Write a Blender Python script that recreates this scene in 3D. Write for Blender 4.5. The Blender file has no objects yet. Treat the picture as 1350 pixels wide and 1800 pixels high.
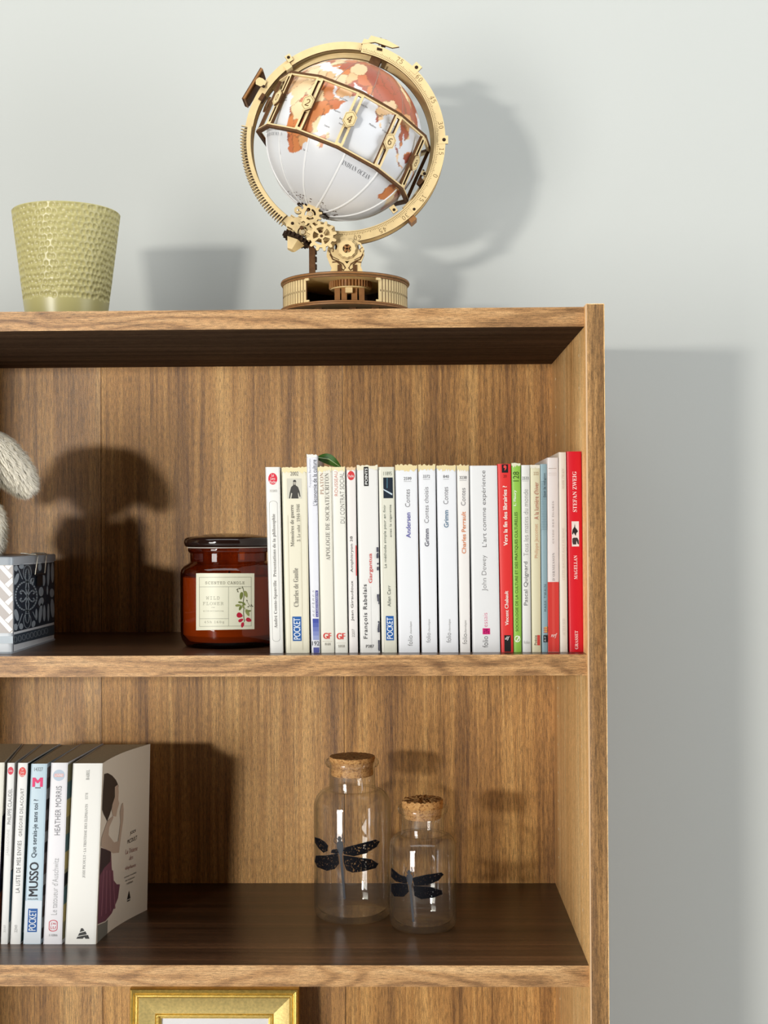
import bpy, bmesh, math, random
import numpy as np
from mathutils import Vector, Matrix
from mathutils.geometry import tessellate_polygon

PI = math.pi
rng = random.Random(7)
S = bpy.context.scene
COL = S.collection

# ------------------------------------------------------------------ camera
OZ = 1.45                      # eye height above the floor
F, ZC = 2300.0, 1.25           # focal length in pixels of a 1350x1800 frame, distance to the shelf fronts
YAW, PITCH, ROLL = .0195, .0116, .0053

def cam_rot():
    cy, sy, cp, sp, cr, sr = math.cos(YAW), math.sin(YAW), math.cos(PITCH), math.sin(PITCH), math.cos(ROLL), math.sin(ROLL)
    a = np.array([[cy, -sy, 0], [sy, cy, 0], [0, 0, 1]])
    b = np.array([[1, 0, 0], [0, cp, -sp], [0, sp, cp]])
    c = np.array([[cr, 0, sr], [0, 1, 0], [-sr, 0, cr]])
    return a @ b @ c
RM = cam_rot()
CAMP = np.array([0, -ZC, OZ])
cd = bpy.data.cameras.new('camera')
cam = bpy.data.objects.new('camera', cd)
COL.objects.link(cam)
cd.sensor_fit = 'VERTICAL'
cd.sensor_height = 36
cd.lens = F / 1800 * 36
cd.clip_start = .05
cam.matrix_world = Matrix(((RM[0, 0], RM[0, 2], -RM[0, 1], 0), (RM[1, 0], RM[1, 2], -RM[1, 1], -ZC), (RM[2, 0], RM[2, 2], -RM[2, 1], OZ), (0, 0, 0, 1)))
S.camera = cam

# ------------------------------------------------------------------ light
w = bpy.data.worlds.new('world')
S.world = w
w.use_nodes = True
w.node_tree.nodes['Background'].inputs[0].default_value = (.93, .97, 1.0, 1)
w.node_tree.nodes['Background'].inputs[1].default_value = .02

def area(name, loc, target, sx, sy, power, col=(1, 1, 1), spread=PI):
    l = bpy.data.lights.new(name, 'AREA')
    l.shape = 'RECTANGLE'
    l.size, l.size_y, l.energy, l.color = sx, sy, power, col
    l.spread = spread
    o = bpy.data.objects.new(name, l)
    COL.objects.link(o)
    o.location = loc
    o.rotation_euler = (Vector(target) - Vector(loc)).to_track_quat('-Z', 'Y').to_euler()
    return o
area('window_bright_pane', (-1.75, -2.9, OZ + .21), (-.1, .2, OZ + .05), .26, .15, 50, (1, .97, .90))
area('window_daylight', (-2.25, -2.85, OZ - .48), (-.1, .2, OZ - .46), 1.0, 1.5, 62, (1, .98, .94))
area('ceiling_fill', (.2, -.5, OZ + 1.35), (.2, -.42, OZ), 3.4, 1.0, 34, (.96, .99, 1.0))  # added fill, stands in for ceiling bounce on the shadowed wall
area('right_fill', (3.0, -1.1, OZ - .6), (.3, .3, OZ - .4), 1.8, 2.2, 84, (.95, .98, 1.0))  # added fill from the unseen right side, lifts the wall's shadow
S.view_settings.view_transform = 'Standard'
S.view_settings.look = 'None'
S.view_settings.exposure = 0.0
S.view_settings.gamma = 1.0
S.view_settings.use_curve_mapping = False

# ------------------------------------------------------------------ helpers
def at(px, py, Y):
    """point of the place at depth Y behind the shelf fronts that the photograph shows at (px, py)"""
    d = RM @ np.array([(px - 675) / F, 1, (900 - py) / F])
    t = (Y + ZC) / d[1]
    return np.array([d[0] * t, Y, d[2] * t + OZ])

def on_plane(px, py, p0, n):
    d = RM @ np.array([(px - 675) / F, 1, (900 - py) / F])
    n = np.array(n)
    t = np.dot(np.array(p0) - CAMP, n) / np.dot(d, n)
    return CAMP + d * t

def on_cyl(px, py, c, r):
    """front hit of the view ray on a vertical cylinder around c=(x,y)"""
    d = RM @ np.array([(px - 675) / F, 1, (900 - py) / F])
    ox, oy = CAMP[0] - c[0], CAMP[1] - c[1]
    A = d[0] ** 2 + d[1] ** 2
    B = 2 * (ox * d[0] + oy * d[1])
    Cc = ox * ox + oy * oy - r * r
    disc = max(B * B - 4 * A * Cc, 0)
    t = (-B - math.sqrt(disc)) / (2 * A)
    return CAMP + d * t

def lin(c):
    c = c / 255.0
    return c / 12.92 if c <= .04045 else ((c + .055) / 1.055) ** 2.4
def rgb(r, g, b): return (lin(r), lin(g), lin(b), 1)

BASE = {}
class G:
    def __init__(s): s.v, s.f, s.m = [], [], []
    def add(s, vs, fs, m=0):
        o = len(s.v)
        s.v += [tuple(float(c) for c in p) for p in vs]
        s.f += [tuple(i + o for i in f) for f in fs]
        s.m += [m] * len(fs) if isinstance(m, int) else list(m)
    def quad(s, a, b, c, d, m=0): s.add([a, b, c, d], [(0, 1, 2, 3)], m)
    def hexa(s, P, m=0):            # P: 8 corners, bottom ring then top ring
        s.add(P, [(3, 2, 1, 0), (4, 5, 6, 7), (0, 1, 5, 4), (1, 2, 6, 5), (2, 3, 7, 6), (3, 0, 4, 7)], m)
    def box(s, a, b, m=0):
        x0, y0, z0 = a; x1, y1, z1 = b
        s.hexa([(x0, y0, z0), (x1, y0, z0), (x1, y1, z0), (x0, y1, z0), (x0, y0, z1), (x1, y0, z1), (x1, y1, z1), (x0, y1, z1)], m)
    def obox(s, c, ux, uy, uz, hx, hy, hz, m=0):
        c, ux, uy, uz = map(np.array, (c, ux, uy, uz))
        P = [c + ux * hx * a + uy * hy * b + uz * hz * d for d in (-1, 1) for a, b in ((-1, -1), (1, -1), (1, 1), (-1, 1))]
        s.hexa(P, m)
    def lathe(s, prof, c, seg=48, m=0, axis=None, a0=0, a1=2 * PI):
        """prof: list of (r, h); c: centre; axis: (ux, uy, uz) with uz the spin axis"""
        c = np.array(c)
        ux, uy, uz = axis if axis else (np.array((1, 0, 0)), np.array((0, 1, 0)), np.array((0, 0, 1)))
        full = abs(a1 - a0 - 2 * PI) < 1e-6
        n = seg if full else seg + 1
        vs, fs = [], []
        for r, h in prof:
            for i in range(n):
                a = a0 + (a1 - a0) * i / seg
                vs.append(c + ux * r * math.cos(a) + uy * r * math.sin(a) + uz * h)
        for j in range(len(prof) - 1):
            for i in range(seg):
                k = (i + 1) % n
                fs.append((j * n + i, j * n + k, (j + 1) * n + k, (j + 1) * n + i))
        s.add(vs, fs, m)
    def tube(s, pts, r, seg=8, m=0, cap=True):
        pts = [np.array(p, float) for p in pts]
        n = len(pts); vs, fs = [], []
        rr = r if isinstance(r, (list, tuple)) else [r] * n
        for i, p in enumerate(pts):
            t = pts[min(i + 1, n - 1)] - pts[max(i - 1, 0)]
            t /= np.linalg.norm(t) + 1e-12
            u = np.cross(t, (0, 0, 1) if abs(t[2]) < .9 else (1, 0, 0)); u /= np.linalg.norm(u)
            q = np.cross(t, u)
            for k in range(seg):
                a = 2 * PI * k / seg
                vs.append(p + (u * math.cos(a) + q * math.sin(a)) * rr[i])
        for i in range(n - 1):
            for k in range(seg):
                fs.append((i * seg + k, i * seg + (k + 1) % seg, (i + 1) * seg + (k + 1) % seg, (i + 1) * seg + k))
        if cap:
            fs.append(tuple(range(seg))[::-1]); fs.append(tuple((n - 1) * seg + k for k in range(seg)))
        s.add(vs, fs, m)
    def plate(s, loops, o, ux, uy, n, t, mf=0, ms=1):
        """flat plate cut to 2D outline loops (first outer, rest holes); front at o, thickness t along -n"""
        o, ux, uy, n = map(np.array, (o, ux, uy, n))
        tris = tessellate_polygon([[Vector((p[0], p[1], 0)) for p in L] for L in loops])
        flat = [p for L in loops for p in L]
        fr = [o + ux * p[0] + uy * p[1] for p in flat]
        bk = [p - n * t for p in fr]
        N = len(flat)
        out = []
        for tri in tris:
            a, b, c = (flat[i] for i in tri)
            ar = (b[0] - a[0]) * (c[1] - a[1]) - (b[1] - a[1]) * (c[0] - a[0])
            out.append(tuple(tri) if ar > 0 else tuple(tri)[::-1])
        fs = out + [tuple(i + N for i in f[::-1]) for f in out]
        ms_ = [mf] * len(fs)
        k = 0
        for L in loops:
            m_ = len(L)
            for i in range(m_):
                a, b = k + i, k + (i + 1) % m_
                fs.append((a, b, b + N, a + N)); ms_.append(ms)
            k += m_
        s.add(fr + bk, fs, ms_)
    def poly(s, pts, m=0):
        """flat polygon of 3D points"""
        tris = tessellate_polygon([[Vector(p) for p in pts]])
        s.add(pts, [tuple(t) for t in tris], m)
    def build(s, name, mats, parent=None, base=None, smooth=None, bevel=0, bseg=2, recalc=False, uv=None):
        if not isinstance(mats, (list, tuple)): mats = [mats]
        if parent is not None: base = BASE[parent.name]
        if base is None:
            a = np.array(s.v); base = np.array([(a[:, 0].min() + a[:, 0].max()) / 2, (a[:, 1].min() + a[:, 1].max()) / 2, a[:, 2].min()])
        base = np.array(base, float)
        me = bpy.data.meshes.new(name)
        v = np.array(s.v) - base
        me.from_pydata(v.tolist(), [], s.f)
        for m_ in mats: me.materials.append(m_)
        if len(mats) > 1: me.polygons.foreach_set('material_index', s.m)
        if bevel or recalc:
            bm = bmesh.new(); bm.from_mesh(me)
            bmesh.ops.remove_doubles(bm, verts=bm.verts, dist=1e-6)
            bmesh.ops.recalc_face_normals(bm, faces=bm.faces)
            if bevel:
                bmesh.ops.bevel(bm, geom=[e for e in bm.edges if len(e.link_faces) == 2 and e.calc_face_angle(0) > .5], offset=bevel, segments=bseg, affect='EDGES', profile=.5)
            bm.to_mesh(me); bm.free()
        if smooth is not None:
            me.polygons.foreach_set('use_smooth', [True] * len(me.polygons))
            me.set_sharp_from_angle(angle=math.radians(smooth))
        me.update()
        ob = bpy.data.objects.new(name, me)
        COL.objects.link(ob)
        if parent is not None: ob.parent = parent
        else: ob.location = base
        BASE[ob.name] = base
        return ob

def thing(name, loc, label, cat, group=None):
    o = bpy.data.objects.new(name, None)
    o.empty_display_size = .02
    COL.objects.link(o); o.location = loc
    BASE[o.name] = np.array(loc, float)
    return tag(o, label, cat, group)
def tag(o, label, cat, group=None):
    o['label'] = label; o['category'] = cat
    if group: o['group'] = group
    return o
def structure(o): o['kind'] = 'structure'; return o

# ---- lettering (built-in font only)
SER = {}
for i in range(26):
    SER[chr(65 + i)] = chr(0x1D400 + i); SER[chr(97 + i)] = chr(0x1D41A + i)
for i in range(10): SER[chr(48 + i)] = chr(0x1D7CE + i)
ITA = {}
for i in range(26):
    ITA[chr(65 + i)] = chr(0x1D434 + i); ITA[chr(97 + i)] = chr(0x1D44E + i) if i != 7 else '\u210e'
MON = {}
for i in range(26):
    MON[chr(65 + i)] = chr(0x1D670 + i); MON[chr(97 + i)] = chr(0x1D68A + i)
for i in range(10): MON[chr(48 + i)] = chr(0x1D7F6 + i)
TCACHE = {}
def glyphs(text, style='sans', weight=0.0, space=1.0):
    """2D triangles of a line of text, normalised to its own bounding box; returns verts (0..1), faces, aspect"""
    key = (text, style, weight, space)
    if key in TCACHE: return TCACHE[key]
    mp = {'serif': SER, 'italic': ITA, 'mono': MON}.get(style, {})
    c = bpy.data.curves.new('lettering', 'FONT')
    c.body = ''.join(mp.get(ch, ch) for ch in text)
    c.size = 1; c.resolution_u = 3; c.offset = min(weight, 0.0); c.space_character = space
    o = bpy.data.objects.new('lettering', c)
    COL.objects.link(o)
    bpy.context.view_layer.update()
    dg = bpy.context.evaluated_depsgraph_get()
    me = bpy.data.meshes.new_from_object(o.evaluated_get(dg))
    v = np.array([p.co[:2] for p in me.vertices]); fs = [tuple(p.vertices) for p in me.polygons]
    bpy.data.objects.remove(o); bpy.data.meshes.remove(me); bpy.data.curves.remove(c)
    if weight > .011:                      # bold: the line printed three times, slightly shifted
        n0 = len(v); dx = weight * .9
        v = np.concatenate([v + (-dx, 0), v, v + (dx, 0)])
        fs = fs + [tuple(i + n0 for i in f) for f in fs] + [tuple(i + 2 * n0 for i in f) for f in fs]
    mn, mx = v.min(0), v.max(0)
    asp = (mx[0] - mn[0]) / (mx[1] - mn[1])
    TCACHE[key] = ((v - mn) / (mx - mn), fs, asp)
    return TCACHE[key]

# ------------------------------------------------------------------ materials
def nodes(name):
    m = bpy.data.materials.new(name); m.use_nodes = True
    nt = m.node_tree
    return m, nt, nt.nodes['Principled BSDF'], (lambda t, **k: mknode(nt, t, **k)), nt.links.new
def mknode(nt, t, **k):
    n = nt.nodes.new(t)
    for a, b in k.items():
        if a == 'ins':
            for i, val in b.items(): n.inputs[i].default_value = val
        else: setattr(n, a, b)
    return n
MATS = {}
def flat(name, col, rough=.5, spec=.5, metal=0, noise=0, nscale=200, coat=0, bump=0, bscale=400):
    if name in MATS: return MATS[name]
    m, nt, p, N, L = nodes(name)
    p.inputs['Base Color'].default_value = col
    p.inputs['Roughness'].default_value = rough
    p.inputs['Specular IOR Level'].default_value = spec
    p.inputs['Metallic'].default_value = metal
    p.inputs['Coat Weight'].default_value = coat
    tc = N('ShaderNodeTexCoord')
    if noise:
        nz = N('ShaderNodeTexNoise', ins={'Scale': nscale, 'Detail': 4.0})
        L(tc.outputs['Object'], nz.inputs['Vector'])
        mr = N('ShaderNodeMapRange', ins={1: .3, 2: .7, 3: 1 - noise, 4: 1 + noise})
        L(nz.outputs['Fac'], mr.inputs[0])
        mx = N('ShaderNodeVectorMath', operation='SCALE')
        mx.inputs[0].default_value = col[:3]
        L(mr.outputs[0], mx.inputs['Scale'])
        L(mx.outputs[0], p.inputs['Base Color'])
    if bump:
        nb = N('ShaderNodeTexNoise', ins={'Scale': bscale, 'Detail': 3.0})
        L(tc.outputs['Object'], nb.inputs['Vector'])
        b = N('ShaderNodeBump', ins={'Strength': bump, 'Distance': .001})
        L(nb.outputs['Fac'], b.inputs['Height']); L(b.outputs[0], p.inputs['Normal'])
    MATS[name] = m
    return m

def wood(name, along, across, dark, mid, light, rings=0, ring_scale=150, rough=.42, seed=0, bump=.35, spec=.5):
    """laminate with a walnut print: streaks along one axis, pores as dark dashes, optional cathedral rings"""
    m, nt, p, N, L = nodes(name)
    tc = N('ShaderNodeTexCoord')
    off = N('ShaderNodeVectorMath', operation='ADD'); off.inputs[1].default_value = (seed * 1.37, seed * .71, seed * 2.11)
    L(tc.outputs['Object'], off.inputs[0])
    def stretched(sa, sc):
        v = [sc, sc, sc]; v[along] = sa
        mp = N('ShaderNodeVectorMath', operation='MULTIPLY'); mp.inputs[1].default_value = v
        L(off.outputs[0], mp.inputs[0]); return mp.outputs[0]
    def noise(vec, det=4, rough_=.6, dist=0):
        n = N('ShaderNodeTexNoise', ins={'Scale': 1.0, 'Detail': det, 'Roughness': rough_, 'Distortion': dist})
        L(vec, n.inputs['Vector']); return n.outputs['Fac']
    def math_(op, a, b=None, c=None):
        n = N('ShaderNodeMath', operation=op)
        for i, x in enumerate((a, b, c)):
            if x is None: continue
            if isinstance(x, (int, float)): n.inputs[i].default_value = x
            else: L(x, n.inputs[i])
        return n.outputs[0]
    broad = noise(stretched(1.1, 38), 5, .62, .3)
    mid_n = noise(stretched(6, 240), 4, .6)
    pore = noise(stretched(120, 1250), 3, .7)
    vein = noise(stretched(1.3, 95), 3, .55, .2)
    grit = noise(stretched(900, 1500), 2, .6)
    val = math_('ADD', math_('MULTIPLY', broad, .62), math_('MULTIPLY', mid_n, .38))
    if rings:
        low = noise(stretched(4.5, 22), 2, .5)
        sx = N('ShaderNodeSeparateXYZ'); L(off.outputs[0], sx.inputs[0])
        ph = math_('ADD', math_('MULTIPLY', low, 52.0), math_('MULTIPLY', sx.outputs[across], float(ring_scale)))
        sn = math_('MULTIPLY', math_('ADD', math_('SINE', ph), 1.0), .5)
        sn = math_('POWER', sn, 2.2)
        val = math_('ADD', math_('MULTIPLY', val, 1 - rings), math_('MULTIPLY', math_('SUBTRACT', 1.0, math_('MULTIPLY', sn, .55)), rings * .68))
    cr = N('ShaderNodeValToRGB')
    cr.color_ramp.elements[0].position = .33; cr.color_ramp.elements[0].color = dark
    cr.color_ramp.elements[1].position = .68; cr.color_ramp.elements[1].color = light
    e = cr.color_ramp.elements.new(.5); e.color = mid
    L(val, cr.inputs[0])
    mr = N('ShaderNodeMapRange', ins={1: .38, 2: .56, 3: .52, 4: 1.0}); L(pore, mr.inputs[0])
    mg = N('ShaderNodeMapRange', ins={1: .3, 2: .7, 3: .78, 4: 1.22}); L(grit, mg.inputs[0])
    vr = N('ShaderNodeMapRange', ins={1: .0, 2: .022, 3: .68, 4: 1.0}); L(math_('ABSOLUTE', math_('SUBTRACT', vein, .47)), vr.inputs[0])
    mm = math_('MULTIPLY', math_('MULTIPLY', mr.outputs[0], mg.outputs[0]), vr.outputs[0])
    sc = N('ShaderNodeVectorMath', operation='SCALE')
    L(cr.outputs[0], sc.inputs[0]); L(mm, sc.inputs['Scale'])
    L(sc.outputs[0], p.inputs['Base Color'])
    p.inputs['Roughness'].default_value = rough
    p.inputs['Specular IOR Level'].default_value = spec
    h = math_('ADD', math_('MULTIPLY', grit, .6), math_('MULTIPLY', pore, .6))
    b = N('ShaderNodeBump', ins={'Strength': bump, 'Distance': .0006})
    L(h, b.inputs['Height']); L(b.outputs[0], p.inputs['Normal'])
    return m

def see_through(name, tint, edge, gloss=.04, rough=.02, power=2.5, haze=0):
    """clear glass wall: light passes straight, edges take the glass's own tint, reflections by Fresnel"""
    m, nt, p, N, L = nodes(name)
    nt.nodes.remove(p)
    out = nt.nodes['Material Output']
    lw = N('ShaderNodeLayerWeight', ins={'Blend': .5})
    pw = N('ShaderNodeMath', operation='POWER'); pw.inputs[1].default_value = power
    L(lw.outputs['Facing'], pw.inputs[0])
    mc = N('ShaderNodeMix', data_type='RGBA')
    mc.inputs[6].default_value = tint; mc.inputs[7].default_value = edge
    L(pw.outputs[0], mc.inputs[0])
    tr = N('ShaderNodeBsdfTransparent'); L(mc.outputs[2], tr.inputs[0])
    gl = N('ShaderNodeBsdfGlossy', ins={'Roughness': rough}); gl.inputs[0].default_value = (1, 1, 1, 1)
    f5 = N('ShaderNodeMath', operation='POWER'); f5.inputs[1].default_value = 5.0
    L(lw.outputs['Facing'], f5.inputs[0])
    fr = N('ShaderNodeMapRange', ins={1: 0.0, 2: 1.0, 3: gloss, 4: .8}); L(f5.outputs[0], fr.inputs[0])
    mx = N('ShaderNodeMixShader')
    L(fr.outputs[0], mx.inputs[0]); L(tr.outputs[0], mx.inputs[1]); L(gl.outputs[0], mx.inputs[2])
    res = mx.outputs[0]
    if haze:                               # a little diffuse white mixed in, turns the glass milky
        df = N('ShaderNodeBsdfDiffuse'); df.inputs[0].default_value = (.9, .9, .88, 1)
        m2 = N('ShaderNodeMixShader', ins={0: haze}); L(res, m2.inputs[1]); L(df.outputs[0], m2.inputs[2]); res = m2.outputs[0]
    L(res, out.inputs[0])
    MATS[name] = m
    return m

M_back = [wood('walnut back board %d' % i, 2, 0, *[rgb(*(q * (1.0, 1.03, 1.04)[i] for q in c)) for c in ((110, 70, 32), (194, 142, 78), (240, 190, 118))], rough=.46, seed=i + 1, bump=.8, spec=(.9, .6, .45)[i]) for i in range(3)]
M_side_lit = wood('walnut side panel', 2, 1, rgb(206, 150, 88), rgb(247, 196, 130), rgb(254, 222, 166), rough=.4, seed=9, bump=.15)  # edge laminate lightened: window light on the inner face is in its colour
M_front = wood('walnut side panel edge', 2, 0, rgb(92, 62, 34), rgb(148, 108, 62), rgb(206, 160, 102), rough=.45, seed=15, bump=.25)
M_edge = wood('walnut shelf edge', 0, 2, rgb(116, 78, 44), rgb(188, 142, 92), rgb(224, 182, 130), rings=.30, ring_scale=330, rough=.45, seed=4)
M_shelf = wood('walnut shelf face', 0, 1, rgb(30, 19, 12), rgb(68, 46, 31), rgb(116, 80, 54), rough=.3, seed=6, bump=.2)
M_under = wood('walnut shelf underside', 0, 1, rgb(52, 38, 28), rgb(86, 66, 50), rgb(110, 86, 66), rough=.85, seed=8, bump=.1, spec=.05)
M_lip = flat('pale bevelled edge banding', rgb(206, 170, 130), .4)
M_wall = flat('white wall paint', rgb(186, 188, 184), .8, .25, noise=.01, nscale=3, bump=.05, bscale=250)
M_floor = flat('pale grey floor', rgb(186, 186, 184), .5, noise=.04, nscale=8)
M_birch = flat('laser cut birch plywood', rgb(226, 200, 148), .55, .35, noise=.06, nscale=90)
M_burnt = flat('burnt plywood edge', rgb(92, 62, 36), .7, .2, noise=.2, nscale=300)
M_dark = flat('scorched dark wood', rgb(48, 32, 20), .7, .2, noise=.2, nscale=300)
M_engrave = flat('scorched engraving', rgb(88, 62, 34), .8, .1)
M_plybrown = flat('brown plywood rim', rgb(150, 104, 58), .5, .35, noise=.15, nscale=160)
M_screw = flat('steel screw', rgb(180, 175, 165), .35, .5, metal=.8)

# ------------------------------------------------------------------ setting
DB = .288                        # bookcase depth
YW = .312                        # wall
g = G(); g.box((-4, YW, 0), (4, YW + .1, 3.0)); structure(g.build('wall_back', M_wall))
g = G(); g.box((-4, -4.5, -.05), (4, YW + .1, 0)); structure(g.build('floor', M_floor))

# ------------------------------------------------------------------ bookcase
XI, XO, XLI = .1679, .1855, -.590
XLO = XLI - (XO - XI)
YF = -.0104
T1, T0, Mi1, Mi0, B1, B0 = (OZ + z for z in (.2092, .1905, -.1220, -.1420, -.4171, -.4373))
case = thing('bookcase', ((XLO + XO) / 2, DB / 2, 0), 'tall walnut bookcase standing against the white wall with three shelves in view', 'bookcase')
for nm, a, b in (('right', XI, XO), ('left', XLO, XLI)):
    g = G(); g.box((a, YF, 0.0), (b, DB + .003, OZ + .2107))
    g.m = [1 if k == 2 or (k == 3 and nm == 'right') or (k == 5 and nm == 'left') else 0 for k in range(6)]
    g.build('side_panel', [M_side_lit, M_front], case, bevel=.0009, smooth=40)
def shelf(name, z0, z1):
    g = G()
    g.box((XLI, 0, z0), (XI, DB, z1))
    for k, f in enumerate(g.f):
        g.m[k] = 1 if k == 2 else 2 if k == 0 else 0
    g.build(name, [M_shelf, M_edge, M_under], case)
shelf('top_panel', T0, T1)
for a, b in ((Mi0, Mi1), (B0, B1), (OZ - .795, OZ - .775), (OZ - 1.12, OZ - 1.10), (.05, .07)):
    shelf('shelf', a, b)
g = G(); g.box((XLI, .012, 0), (XI, .03, .05)); g.build('plinth', M_edge, case)
xs = [XLI - .008, at(178, 900, DB)[0], at(603, 900, DB)[0], XI + .008]
for i in range(3):
    g = G(); g.box((xs[i] + .0003, DB, .03), (xs[i + 1] - .0003, DB + .003, T1 - .001))
    g.build('back_board', M_back[i], case)
# pale strip of bevelled edge banding along the panel's inner front corner
g = G(); g.tube([(XI + .0002, YF + .0002, z) for z in (.02, OZ + .2100)], .00075, 6); g.build('edge_banding', M_lip, case, smooth=60)
# shelf pin holes in the side panel
M_pin = flat('pale shelf pin socket', rgb(232, 205, 165), .4)
for yy in (.040, .245):
    g = G()
    z = OZ - .76
    while z < OZ + .18:
        if not any(abs(z - (OZ + q)) < .02 for q in (-.132, -.427)):
            g.lathe([(.0001, 0), (.0015, .0003), (.0018, .0001)], (XI - .0002, yy, z), 10, axis=(np.array((0, 1, 0)), np.array((0, 0, 1)), np.array((-1, 0, 0))))
        z += .032
    g.build('pin_sockets', M_pin, case)['kind'] = 'stuff'

# ------------------------------------------------------------------ mapping helpers for flat print
def strips(pts, step):
    """cut a polygon into narrow upright quads so that it can follow a bent surface"""
    out = []
    x0, x1 = min(p[0] for p in pts), max(p[0] for p in pts)
    xs_ = sorted(set([x0 + (x1 - x0) * i / max(1, int((x1 - x0) / step)) for i in range(max(1, int((x1 - x0) / step)) + 1)] + [p[0] for p in pts]))
    n = len(pts)
    for a, b in zip(xs_[:-1], xs_[1:]):
        if b - a < 1e-6: continue
        m = (a + b) / 2; cr = []
        for i in range(n):
            p, q = pts[i], pts[(i + 1) % n]
            if (p[0] <= m < q[0]) or (q[0] <= m < p[0]):
                f = lambda x: p[1] + (q[1] - p[1]) * (x - p[0]) / (q[0] - p[0])
                cr.append((f(m), f(a), f(b)))
        cr.sort()
        for k in range(0, len(cr) - 1, 2):
            out.append(((a, cr[k + 1][1]), (b, cr[k + 1][2]), (b, cr[k][2]), (a, cr[k][1])))
    return out
def ell(cx, cy, rx, ry, n=24, rot=0, a0=0, a1=2 * PI):
    c, s_ = math.cos(rot), math.sin(rot)
    return [(cx + rx * math.cos(a) * c - ry * math.sin(a) * s_, cy + rx * math.cos(a) * s_ + ry * math.sin(a) * c) for a in np.linspace(a0, a1, n + 1)[:-1 if abs(a1 - a0 - 2 * PI) < 1e-6 else None]]
def stroke_quads(pts, wd, closed=False):
    q = []
    n = len(pts)
    for i in range(n if closed else n - 1):
        a, b = np.array(pts[i], float), np.array(pts[(i + 1) % n], float)
        d = b - a; l = np.linalg.norm(d)
        if l < 1e-9: continue
        d /= l; nn = np.array((-d[1], d[0])) * wd / 2; e = d * wd * .25
        q.append((a - e - nn, b + e - nn, b + e + nn, a - e + nn))
    return q

# ------------------------------------------------------------------ books
def color_mat(c, rough=.42):
    nm = 'print %d %d %d' % c
    c = tuple(q * .955 for q in c)
    return flat(nm, rgb(*c), rough, .4)
M_page = flat('yellowed book pages', rgb(226, 206, 170), .85, .1, noise=.10, nscale=700)
M_pagew = flat('white book pages', rgb(222, 212, 192), .85, .1, noise=.08, nscale=700)

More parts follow.
